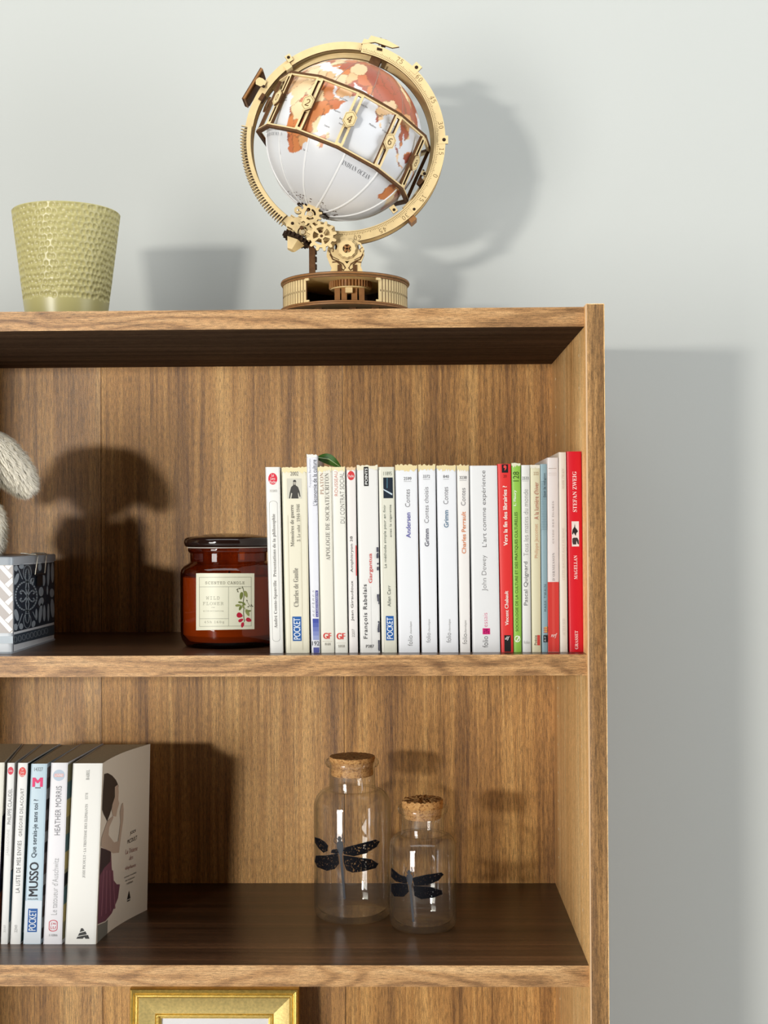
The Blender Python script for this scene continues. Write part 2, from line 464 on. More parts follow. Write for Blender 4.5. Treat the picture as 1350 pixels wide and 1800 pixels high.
class Book:
    """paperback given by its four spine corners in the photograph and its depth"""
    def __init__(s, TL, TR, BR, BL, Y, depth, cover, label, zb, page=None, back=None, cat='book', group=None, side=None, bulge=.0):
        c = [at(*p, Y) for p in (BL, BR, TR, TL)]
        for p in c[:2]: p[2] = zb
        zt = (c[2][2] + c[3][2]) / 2
        c[2][2] = c[3][2] = zt
        s.BL, s.BR, s.TR, s.TL = c
        s.py0, s.py1 = (TL[1] + TR[1]) / 2, (BL[1] + BR[1]) / 2
        s.Y = Y
        s.root = thing('paperback_book', ((s.BL[0] + s.BR[0]) / 2, Y + depth / 2, zb), label, cat, group)
        dv = np.array((0, depth, 0))
        bk = [p + dv for p in c]
        if back:          # world x of the back corners BL, BR, TR, TL
            for p, x in zip(bk, back): p[0] = x
        s.bk = bk
        th = .00035
        cm = color_mat(cover)
        g = G()
        def slab(a, b, a2, b2, inn):   # board between front edge a-b and back edge, thickness towards inn
            a, b, a2, b2 = map(np.array, (a, b, a2, b2)); n = np.array((inn, 0, 0))
            g.hexa([a, a2, a2 + n, a + n, b, b2, b2 + n, b + n])
        n = 8
        def edge(p, q, t, bul):
            r = p + (q - p) * t
            return r + np.array((bul * math.sin(PI * t), 0, 0))
        for i in range(n):
            t0, t1 = i / n, (i + 1) / n
            slab(edge(c[0], bk[0], t0, 0), edge(c[3], bk[3], t0, 0), edge(c[0], bk[0], t1, 0), edge(c[3], bk[3], t1, 0), th)
            slab(edge(c[1], bk[1], t0, bulge), edge(c[2], bk[2], t0, bulge), edge(c[1], bk[1], t1, bulge), edge(c[2], bk[2], t1, bulge), -th)
        sp = np.array((0, th, 0))
        r = min(.0009, .12 * (c[1][0] - c[0][0]))
        # spine, a shallow rounded front
        K = 6
        def fr(bot, k):
            f = k / K
            a, b = (c[0], c[1]) if bot else (c[3], c[2])
            p = a + (b - a) * f
            e = min(f, 1 - f)
            yo = r * max(0, 1 - e / .12) ** 2 if e < .12 else 0
            return p + np.array((0, yo, 0))
        fs_ = [0, .04, .12, .5, .88, .96, 1]
        vs = []
        for bot in (True, False):
            for f in fs_:
                vs.append(fr(bot, f * K))
        g.add(vs, [(i, i + 1, i + 8, i + 7) for i in range(6)])
        s.cover = g.build('cover', cm, s.root, smooth=50)
        g = G()
        inn = np.array((th * 1.2, 0, 0)); dn = np.array((0, 0, .0008)); yi = np.array((0, .0012, 0)); yb = np.array((0, -.001, 0))
        n2 = 8
        for i in range(n2):
            t0, t1 = i / n2, (i + 1) / n2
            sgn = lambda P, Q, t, q: edge(P, Q, t, bulge if q else 0)
            y0 = yi if i == 0 else 0; y1 = yb if i == n2 - 1 else 0
            P = [sgn(c[0], bk[0], t0, 0) + inn + dn + y0, sgn(c[1], bk[1], t0, 1) - inn + dn + y0, sgn(c[1], bk[1], t1, 1) - inn + dn + y1, sgn(c[0], bk[0], t1, 0) + inn + dn + y1,
                 sgn(c[3], bk[3], t0, 0) + inn - dn * .5 + y0, sgn(c[2], bk[2], t0, 1) - inn - dn * .5 + y0, sgn(c[2], bk[2], t1, 1) - inn - dn * .5 + y1, sgn(c[3], bk[3], t1, 0) + inn - dn * .5 + y1]
            g.hexa(P)
        g.build('page_block', page or M_page, s.root)
        s.lay = 0
    def pt(s, f, py, lift=.00012):
        t = (py - s.py1) / (s.py0 - s.py1)
        a = s.BL + (s.BR - s.BL) * f; b = s.TL + (s.TR - s.TL) * f
        p = a + (b - a) * t
        p[1] -= lift + s.lay * .00004
        return p
    def patch(s, name, f0, f1, y0, y1, col, label=None):
        g = G(); g.quad(s.pt(f0, y1), s.pt(f1, y1), s.pt(f1, y0), s.pt(f0, y0))
        s.lay += 1
        o = g.build(name, color_mat(col), s.root)
        return o
    def oval(s, name, fc, pc, fr_, pr, col):
        g = G(); g.poly([s.pt(fc + fr_ * math.cos(a), pc + pr * math.sin(a)) for a in np.linspace(0, 2 * PI, 29)[:-1]])
        s.lay += 1
        return g.build(name, color_mat(col), s.root)
    def poly(s, name, pts, col, lift=.00012):
        g = G(); g.poly([s.pt(f, y, lift) for f, y in pts]); s.lay += 1
        return g.build(name, color_mat(col), s.root)
    def text(s, name, txt, f0, f1, y0, y1, col, style='sans', weight=0.0, up=True, space=1.0):
        """lettering filling the rectangle f0..f1 across the spine, y0..y1 down it; up = reads from bottom to top"""
        v, fs, asp = glyphs(txt, style, weight, space)
        g = G(); P = []
        n0 = len(v) // 3 if weight > .011 else len(v)
        for i, (u, w_) in enumerate(v):
            e = .00016 + (i // n0) * .00004
            P.append(s.pt(f1 - (f1 - f0) * w_, y1 - (y1 - y0) * u, e) if up else s.pt(f0 + (f1 - f0) * u, y1 - (y1 - y0) * w_, e))
        g.add(P, fs)
        return g.build(name, color_mat(col), s.root)
    def frame(s, name, f0, f1, y0, y1, wf, wy, col, rad=.0):
        g = G()
        out, inn = [], []
        n = 10
        cy = (y1 - y0)
        ry = (f1 - f0) / 2 * rad
        pts = []
        for k in range(n + 1):
            a = PI - PI * k / n; pts.append(((f0 + f1) / 2 + (f1 - f0) / 2 * math.cos(a), y0 + ry - ry * math.sin(a)))
        for k in range(n + 1):
            a = PI * k / n; pts.append(((f0 + f1) / 2 + (f1 - f0) / 2 * math.cos(a), y1 - ry + ry * math.sin(a)))
        c0 = (f0 + f1) / 2; c1 = (y0 + y1) / 2
        for i in range(len(pts)):
            a, b = pts[i], pts[(i + 1) % len(pts)]
            sh = lambda p: (c0 + (p[0] - c0) * (1 - wf), c1 + (p[1] - c1) * (1 - wy))
            g.quad(s.pt(*a), s.pt(*b), s.pt(*sh(b)), s.pt(*sh(a)))
        s.lay += 1
        return g.build(name, color_mat(col), s.root)
    def wear(s, depth=8, col=(232, 218, 172), amp=5, over=2.0):
        """torn, yellowed head of the spine"""
        n = 16
        pts = [(i / n, s.py0 + depth + rng.uniform(-amp, amp) * .6) for i in range(n + 1)]
        top = [(1 - i / n, s.py0 - rng.uniform(-.5, over)) for i in range(n + 1)]
        s.poly('torn_spine_head', pts + top, col)
        return s
    def pocket(s, f0, f1, y0, y1):
        s.patch('publisher_mark', f0, f1, y0, y1, (24, 88, 160))
        s.text('publisher_lettering', 'POCKET', f0 + .12 * (f1 - f0), f1 - .12 * (f1 - f0), y0 + 2.5, y1 - 2.5, (236, 240, 244), weight=.015)
        v0 = f0 + .05 * (f1 - f0)

GREY, DK, WH = (104, 102, 98), (52, 52, 52), (240, 240, 236)
GRP = 'paperbacks standing on the upper shelf'
def ub(TL, TR, BR, BL, top, cover, label, depth=.108, bot=1145.3, zb=Mi1, **k):
    Y = YB
    return Book((TL, top), (TR, top), (BR, bot), (BL, bot), Y, depth, cover, label, zb, group=GRP, **k)
# depth at which a book standing on the upper shelf shows its foot at y = 1145.3
YB = .0245

def make_upper():
    b = ub(466.6, 491.5, 497.6, 474.9, 821, (232, 230, 224), 'white paperback with a red oval mark and long rounded outline, beside the candle jar', page=M_pagew)
    b.oval('publisher_mark', .5, 841.5, .32, 10.2, (214, 40, 62))
    for i, (t, yy) in enumerate((('Le', 835), ('Livre', 841), ('Poche', 847))): b.text('publisher_lettering', t, .5 - .08 * (1 + i), .5 + .08 * (1 + i), yy - 2.4, yy + 2.6, WH, up=False)
    b.text('shelf_number', '32202', .25, .8, 860.5, 864.5, (170, 168, 162), up=False)
    b.frame('outline', .2, .8, 880, 1125.5, .055, .0035, (140, 138, 134), rad=17)
    b.text('title_lettering', 'Présentations de la philosophie', .38, .66, 903, 1012.5, GREY, 'serif', -.004)
    b.text('author_lettering', 'André Comte-Sponville', .37, .66, 1019, 1102, GREY, 'serif', -.004)

    b = ub(495, 539.5, 543.8, 502.3, 822, (228, 222, 200), 'wide cream paperback with torn top and a small soldier picture on its spine')
    b.wear(9)
    b.text('shelf_number', '2002', .34, .66, 829, 836, (110, 104, 90), up=False)
    b.patch('cover_picture', .2, .78, 841, 876, (206, 202, 186))
    fig = [(.27, 876), (.30, 866), (.36, 856), (.44, 853), (.45, 849), (.44, 845.5), (.47, 843.5), (.54, 843.5), (.57, 846), (.55, 850), (.55, 853), (.64, 856), (.70, 864), (.73, 873), (.69, 873), (.64, 865), (.63, 868), (.65, 876), (.36, 876), (.40, 867), (.36, 866), (.31, 876)]
    b.poly('picture_figure', fig, (62, 60, 56))
    b.poly('picture_face', [(.46, 847), (.55, 847), (.54, 852), (.47, 852)], (170, 164, 150))
    b.text('title_lettering', 'Mémoires de guerre', .30, .48, 887, 960, (100, 96, 86), 'serif', -.002)
    b.text('subtitle_lettering', '3. Le salut : 1944-1946', .56, .69, 886, 951, (120, 116, 104), 'serif', -.004)
    b.text('author_lettering', 'Charles de Gaulle', .38, .58, 997.5, 1065, (110, 106, 98), 'serif', -.004)
    b.pocket(.31, .68, 1082, 1124.5)
    for q in (.2, .72): b.patch('spine_crease', q, q + .012, 905, 1140, (206, 198, 172))

    b = ub(539, 556.9, 562.4, 547.6, 799.8, (228, 228, 234), 'narrow white paperback standing taller, with blue blocks and the number 192 at its foot', page=M_pagew)
    b.wear(4, (236, 234, 226), 2)
    b.text('author_lettering', 'Françoise Benhamou', .16, .44, 806.5, 856, (140, 142, 160), weight=-.01)
    b.text('title_lettering', "L'économie de la culture", .52, .95, 808, 888, (50, 54, 70), weight=.01)
    b.text('series_lettering', 'REPÈRES', .18, .46, 1036, 1083, (150, 150, 160), 'italic', space=1.35)
    b.patch('series_tag', .60, .9, 1036.5, 1083, (84, 84, 150))
    b.text('publisher_lettering', 'LA DÉCOUVERTE', .67, .84, 1039, 1081, (226, 226, 238))
    for i in range(5): b.patch('blue_block', .22, .92, 1085.7 + i * 7.4, 1085.7 + (i + 1) * 7.4 + .05, (62 + i * 22, 76 + i * 21, 160 + i * 11))
    b.text('shelf_number', '192', .1, .95, 1125, 1132.6, (44, 44, 50), up=False, weight=.01)
    b.patch('blue_block', .24, .92, 1136, 1145.1, (84, 88, 158))

    b = ub(558.2, 582.7, 587.7, 564.4, 821, (230, 226, 212), 'cream paperback titled APOLOGIE with red initials and number 848')
    b.wear(7)
    b.text('author_lettering', 'PLATON', .15, .41, 831, 869, (170, 140, 120), 'serif', -.006)
    b.text('title_lettering', 'APOLOGIE DE SOCRATE/CRITON', .50, .80, 831.5, 984, (128, 124, 116), 'serif', -.006)
    b.text('publisher_lettering', 'GF', .18, .80, 1110.7, 1121, (214, 52, 44), up=False, weight=.05)
    b.patch('rule', .12, .86, 1125, 1125.6, (190, 180, 160))
    b.text('shelf_number', '848', .3, .74, 1128, 1132.3, (150, 146, 134), 'serif', up=False)

    b = ub(583.1, 606.2, 611.4, 589.1, 821, (232, 230, 220), 'cream paperback titled DU CONTRAT SOCIAL with red initials at its foot')
    b.wear(6)
    b.text('author_lettering', 'ROUSSEAU', .18, .43, 829, 871.5, (206, 122, 108), weight=-.008)
    b.text('title_lettering', 'DU CONTRAT SOCIAL', .60, .92, 831, 919.5, (116, 112, 108), weight=-.012)
    b.text('publisher_lettering', 'GF', .13, .83, 1111, 1122, (214, 52, 44), up=False, weight=.05)
    b.patch('rule', .12, .86, 1128, 1128.5, (190, 180, 160))
    b.text('shelf_number', '1058', .24, .78, 1131.5, 1136, (150, 146, 134), 'serif', up=False)

    b = ub(608.7, 625, 629, 614, 822, (230, 224, 220), 'narrow white paperback with a small red oval, lettered Amphitryon 38')
    b.wear(5, (222, 190, 150), 3)
    b.oval('publisher_mark', .5, 836, .38, 8, (206, 56, 60))
    b.text('publisher_lettering', 'Poche', .22, .78, 834, 839, WH, up=False)
    b.text('title_lettering', 'Amphitryon 38', .28, .66, 942, 1005, (84, 82, 80))
    b.text('author_lettering', 'Jean Giraudoux', .26, .64, 1019.6, 1090, (66, 64, 62))
    b.text('shelf_number', '2207', .34, .66, 1104, 1118, (150, 146, 142))
    b.patch('red_cover_edge', .9, 1.0, 958, 1011, (206, 40, 40))

    b = ub(627, 663.8, 668.2, 633, 819, (228, 226, 222), 'wide white paperback with a black upright mark at the top of its spine')
    b.wear(6, (230, 222, 196), 3)
    b.patch('publisher_mark', .33, .56, 820.5, 854.3, (36, 34, 34))
    b.text('publisher_lettering', 'POINTS', .385, .51, 823, 851.5, WH, weight=.02)
    b.text('title_lettering', 'Gargantua', .49, .71, 972, 1024, (206, 74, 70), weight=.02)
    b.text('author_lettering', 'François Rabelais', .19, .43, 1026, 1121, (66, 64, 66), weight=.02, space=1.15)
    b.text('shelf_number', 'P287', .3, .70, 1131.6, 1136.6, (70, 70, 70), up=False, weight=.02)
    b.patch('spine_crease', .58, .59, 1030, 1140, (200, 196, 196))
    for i in range(24):
        y = rng.uniform(935, 1142); b.patch('ink_scuff', rng.uniform(.88, .95), .985, y, y + rng.uniform(2, 9), (70, 70, 84))

    b = ub(665.6, 692.7, 697.6, 671.3, 820.8, (218, 216, 200), 'pale grey-green paperback with a dark picture near its top and a blue block below')
    b.text('shelf_number', '11895', .3, .84, 829, 835.6, (110, 116, 104), up=False)
    b.patch('cover_picture', .28, .9, 839.3, 875.6, (18, 32, 46))
    b.poly('picture_smoke', [(.52, 840), (.56, 840), (.55, 858), (.50, 858)], (84, 128, 146))
    b.poly('picture_stick', [(.28, 859.0), (.30, 861.5), (.84, 870.5), (.86, 867.5)], (190, 204, 214))
    b.patch('white_edge', .0, .16, 826, 1144, (238, 234, 220))
    b.text('title_lettering', 'La méthode simple pour en finir', .24, .46, 887, 997.5, (96, 104, 94))
    b.text('title_lettering', 'avec la cigarette', .64, .82, 887, 943.5, (96, 104, 94))
    b.text('author_lettering', 'Allen Carr', .43, .65, 1028, 1065, (84, 90, 84))
    b.pocket(.3, .82, 1081.5, 1124)

    def folio(TL, TR, BR, BL, num, nf, ny, title, tf, ty, author, af, ay, acol, aw, ff, fy, cf, cy, lab, cov=(230, 231, 234)):
        b = ub(TL, TR, BR, BL, 818.4, cov, lab)
        b.wear(8, (226, 208, 160), 5, 3)
        b.text('shelf_number', num, nf[0], nf[1], *ny, (70, 70, 72), up=False, weight=.01)
        b.patch('rule', nf[0], nf[1], ny[1] + 2, ny[1] + 2.6, (150, 150, 150))
        b.text('title_lettering', title, *tf, *ty, (104, 102, 106), 'sans', -.008)
        b.text('author_lettering', author, *af, *ay, acol, weight=aw)
        b.text('publisher_lettering', 'folio', *ff, *fy, (96, 94, 92), weight=-.012)
        b.text('series_lettering', 'classique', *cf, *cy, (150, 148, 146), 'serif', -.006)
        return b
    folio(694.6, 733.2, 737.6, 700.8, '2599', (.38, .73), (838.5, 844), 'Contes', (.43, .65), (860, 891), 'Andersen', (.45, .66), (900.7, 945), (86, 84, 160), .02, (.45, .67), (1115.6, 1133.6), (.55, .66), (1091, 1113), 'wide white paperback numbered 2599 with bold violet lettering')
    folio(735, 765.3, 768.7, 741.4, '3372', (.27, .68), (834.8, 840), 'Contes choisis', (.31, .57), (856, 919), 'Grimm', (.31, .57), (929, 960), (60, 58, 78), .02, (.3, .57), (1111, 1128), (.43, .58), (1087, 1109), 'white paperback numbered 3372 with bold near-black lettering')
    folio(767.2, 801.3, 805.7, 772.8, '840', (.34, .63), (835, 840), 'Contes', (.33, .58), (856, 886), 'Grimm', (.34, .58), (896.7, 927), (72, 112, 140), .02, (.37, .62), (1111, 1128), (.5, .62), (1087, 1109), 'white paperback numbered 840 with bold blue-grey lettering')
    folio(802.7, 823.9, 826.5, 808.8, '3238', (.22, .82), (836.7, 842), 'Contes', (.32, .70), (857.8, 888.5), 'Charles Perrault', (.33, .70), (899, 972.5), (218, 126, 66), .012, (.25, .7), (1113, 1131), (.45, .7), (1089, 1112), 'narrow white paperback numbered 3238 with orange lettering', (232, 228, 224))

    b = ub(825.4, 873.6, 879, 830.6, 818.5, (226, 226, 226), 'widest white paperback, with a magenta 534 block near its foot', depth=.112)
    b.text('title_lettering', "L'art comme expérience", .41, .62, 827, 961, (92, 90, 92), weight=-.008)
    b.text('author_lettering', 'John Dewey', .38, .60, 975.5, 1038, (120, 118, 118), weight=-.012)
    b.text('series_lettering', 'essais', .41, .56, 1076.5, 1101, (222, 84, 134), weight=-.015)
    b.patch('series_tag', .38, .65, 1103.4, 1114, (214, 26, 116))
    b.text('shelf_number', '534', .42, .61, 1105, 1112.6, (60, 10, 36), weight=.01)
    b.text('publisher_lettering', 'folio', .37, .57, 1117.3, 1136.8, (70, 68, 68), weight=-.008)

    b = ub(874.4, 897.7, 902.1, 880.9, 815.5, (222, 52, 50), 'red paperback with black blocks at its top and foot')
    b.patch('publisher_mark', .32, .8, 816.3, 830.8, (28, 24, 26))
    b.poly('comma_mark', [(.46, 818.5), (.6, 817.5), (.68, 820.5), (.66, 824), (.54, 827.5), (.52, 826), (.58, 823), (.46, 822.5)], (226, 70, 66))
    b.text('shelf_number', '20', .43, .68, 834.6, 839.4, (120, 24, 24), up=False)
    b.text('title_lettering', 'Vers la fin des librairies ?', .36, .68, 854, 959, (246, 236, 226), weight=.03)
    b.text('author_lettering', 'Vincent Chabault', .37, .66, 1038, 1098.5, (246, 236, 226), weight=.025)
    b.patch('publisher_block', .28, .82, 1115.6, 1144.5, (30, 28, 28))
    b.text('publisher_lettering', 'df', .34, .72, 1117.8, 1124.8, (240, 238, 234), 'italic', .02, up=False)

    b = ub(899, 914.9, 916.5, 903.3, 814.5, (146, 196, 78), 'bright green narrow paperback with long dark capital lettering')
    b.wear(5, (226, 224, 196), 4, 1.5)
    b.text('series_lettering', '128', .15, .82, 829, 846, (60, 92, 30), 'italic')
    b.text('author_lettering', 'L. Fleury', .2, .56, 861.5, 889, (244, 248, 232), weight=.025)
    b.text('title_lettering', 'SOCIOLOGIE DE LA CULTURE ET DES PRATIQUES CULTURELLES', .26, .68, 900, 1109, (46, 72, 28), weight=.004)
    b.frame('publisher_mark', .1, .86, 1116.5, 1128, .28, .28, (240, 246, 226), rad=14)
    b.poly('publisher_stroke', [(.22, 1127.5), (.4, 1127.5), (.84, 1118), (.7, 1117)], (240, 246, 226))

    b = ub(916.3, 930.8, 933.2, 918.4, 817.5, (230, 230, 226), 'narrow white paperback titled Tous les matins du monde')
    b.text('shelf_number', '2533', .1, .88, 837.9, 843, (76, 78, 76), up=False)
    b.patch('rule', .1, .88, 845, 845.6, (170, 170, 166))
    b.text('title_lettering', 'Tous les matins du monde', .22, .78, 860, 977, (134, 134, 132), weight=-.016)
    b.text('author_lettering', 'Pascal Quignard', .2, .8, 987, 1063.5, (104, 104, 104))
    b.text('publisher_lettering', 'folio', .16, .86, 1125.4, 1130.8, (150, 150, 146), up=False, weight=-.01)

    b = ub(931.8, 949, 950.7, 935, 817.3, (228, 222, 190), 'pale yellow narrow paperback with rust-coloured lettering')
    b.wear(5, (236, 230, 214), 3, .6)
    b.text('shelf_number', '222', .35, .86, 829.5, 834.8, (168, 136, 100), up=False)
    b.text('title_lettering', "A la lumière d'hiver", .36, .84, 847.6, 913, (176, 92, 70), weight=.006)
    b.text('author_lettering', 'Philippe Jaccottet', .38, .85, 921, 980.5, (206, 152, 116), weight=-.005)
    b.patch('publisher_mark', .6, .92, 1115.6, 1133.6, (206, 70, 60))
    b.text('publisher_lettering', 'Poésie', .28, .56, 1116, 1133, (90, 70, 60))

    b = ub(949.7, 960.8, 962.2, 952.6, 815.7, (150, 178, 188), 'very narrow blue-grey paperback between cream and white books')
    for i in range(30): b.patch('cover_stripe', .1, .98, 846 + i * 2.9, 847 + i * 2.9, (122, 150, 162))
    b.text('title_lettering', '[sur la religion', .42, .86, 832, 873.5, (50, 62, 72))
    b.text('author_lettering', 'MARK TWAIN', .42, .80, 1027, 1074, (70, 90, 100), space=1.3)
    for i in range(6): b.patch('ornament', .28 if i % 2 else .5, .98, 1101 + i * 1.8, 1102.4 + i * 1.8, ((226, 178, 70), (206, 104, 60))[i % 2])
    b.patch('publisher_mark', .25, .96, 1115.6, 1128, (34, 36, 40))
    b.text('publisher_lettering', 'R·P', .42, .72, 1117.5, 1126, (210, 214, 216))

    b = ub(961.5, 980.9, 983.3, 963.1, 804.6, (232, 224, 222), 'white paperback whose lower third is red, lettered GUIDE DES ÉGARÉS', depth=.125)
    b.patch('rule', .12, .84, 823, 823.8, (180, 160, 150)); b.patch('rule', .12, .84, 831.3, 831.8, (206, 190, 184)); b.patch('rule', .12, .84, 834.6, 835.1, (206, 190, 184))
    b.text('title_lettering', 'GUIDE DES ÉGARÉS', .40, .60, 881, 955, (172, 160, 158), 'serif', -.004, space=1.25)
    b.text('author_lettering', "D'ORMESSON", .42, .64, 971.5, 1020.5, (150, 142, 142), 'serif', -.01, space=1.2)
    b.patch('red_band', 0.01, .99, 1022.7, 1145, (214, 62, 56))
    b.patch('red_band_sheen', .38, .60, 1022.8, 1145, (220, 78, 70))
    b.text('publisher_lettering', 'nrf', .28, .82, 1112.4, 1121, (246, 226, 220), 'italic', .015, up=False)

    b = ub(981.9, 994.7, 997.6, 984.4, 795, (232, 222, 210), 'tall cream paperback with thin italic capitals, beside the tall red one', depth=.128, page=M_pagew)
    b.text('author_lettering', 'MARK TWAIN', .42, .75, 823, 860, (196, 176, 160), 'italic')
    b.text('title_lettering', 'CETTE MAUDITE RACE HUMAINE', .38, .70, 927.5, 1019, (206, 190, 176), 'italic')
    b.text('publisher_lettering', 'ACTES SUD', .38, .70, 1087, 1117, (206, 192, 180), 'italic')

    b = ub(995.8, 1021.6, 1025.6, 1000.8, 793.5, (214, 14, 36), 'tall glossy red paperback at the right end of the row, against the bookcase side', depth=.13)
    b.patch('edge_highlight', .10, .13, 795, 1144, (236, 70, 84))  # painted highlight: lighter red line along the lit left edge
    b.text('author_lettering', 'STEFAN ZWEIG', .38, .66, 828.6, 900, (250, 226, 226), 'serif', -.002)
    b.patch('cover_picture', .28, .78, 916.4, 960.4, (234, 226, 224))
    b.poly('picture_shape', [(.30, 938), (.34, 931), (.46, 926), (.5, 920), (.53, 927), (.60, 929), (.72, 934), (.6, 937), (.56, 942), (.48, 939), (.42, 936), (.36, 940)], (36, 30, 32))
    b.poly('picture_shape', [(.32, 947), (.40, 945), (.66, 945), (.76, 950), (.77, 957), (.68, 956), (.6, 950), (.58, 957), (.36, 957), (.32, 953)], (58, 50, 52))
    b.text('title_lettering', 'MAGELLAN', .40, .64, 976, 1018, (250, 226, 226), 'serif', -.002)
    b.text('publisher_lettering', 'GRASSET', .40, .63, 1108, 1140.5, (250, 226, 226), 'serif', -.002)
make_upper()

# leaf and twig used as bookmarks
M_leaf = flat('green leaf', rgb(62, 104, 34), .4, .5, noise=.2, nscale=120)
g = G()
A, Bq = at(558, 804, .046), at(600, 822, .046)
n = 12; vs = []
for i in range(n + 1):
    t = i / n; c = A + (Bq - A) * t; hw = .0052 * math.sin(PI * min(1, t * .92 + .08)) ** .8
    up = np.array((.35, 0, .94))
    for k in (-1, -.5, 0, .5, 1):
        vs.append(c + up * hw * k + np.array((0, .003 * abs(k) - .004 * math.sin(PI * t), .003 * math.sin(PI * t))))
g.add(vs, [(i * 5 + k, (i + 1) * 5 + k, (i + 1) * 5 + k + 1, i * 5 + k + 1) for i in range(n) for k in range(4)])
leaf = g.build('leaf_blade', M_leaf, smooth=60, base=at(570, 822, .046)) if False else None
lt = thing('leaf_bookmark', at(572, 822, .046), 'pointed green leaf sticking out of the top of the cream books', 'leaf')
g.build('leaf_blade', M_leaf, lt, smooth=60)
g2 = G(); g2.tube([A + (0, -.001, 0), (A + Bq) / 2 + (0, -.005, .003), Bq], [.0005, .0004, .0002], 6); g2.build('midrib', flat('pale leaf rib', rgb(170, 190, 140), .5), lt)
g2 = G(); g2.tube([A, A + (0.0005, 0.0, -.006), at(562, 826, .046)], .0006, 6); g2.build('stalk', flat('leaf stalk', rgb(90, 110, 50), .6), lt)
tw = thing('twig', at(637, 822, .05), 'short dry twig poking up from the top of the white book with the black mark', 'twig')
g = G(); p0, p1 = at(625.5, 805, .05), at(637.5, 822, .05)
g.tube([p0, p0 * .6 + p1 * .4 + (0.0006, 0, 0), p1], [.0011, .0008, .0006], 7); g.build('stem', flat('dry twig bark', rgb(150, 112, 74), .8, noise=.2), tw, smooth=50)
g = G(); g.tube([p0 * .7 + p1 * .3, p0 * .55 + p1 * .45 + (-.0022, 0, .0012)], [.0005, .0003], 6); g.build('bud', flat('pale twig tip', rgb(206, 176, 130), .8), tw)

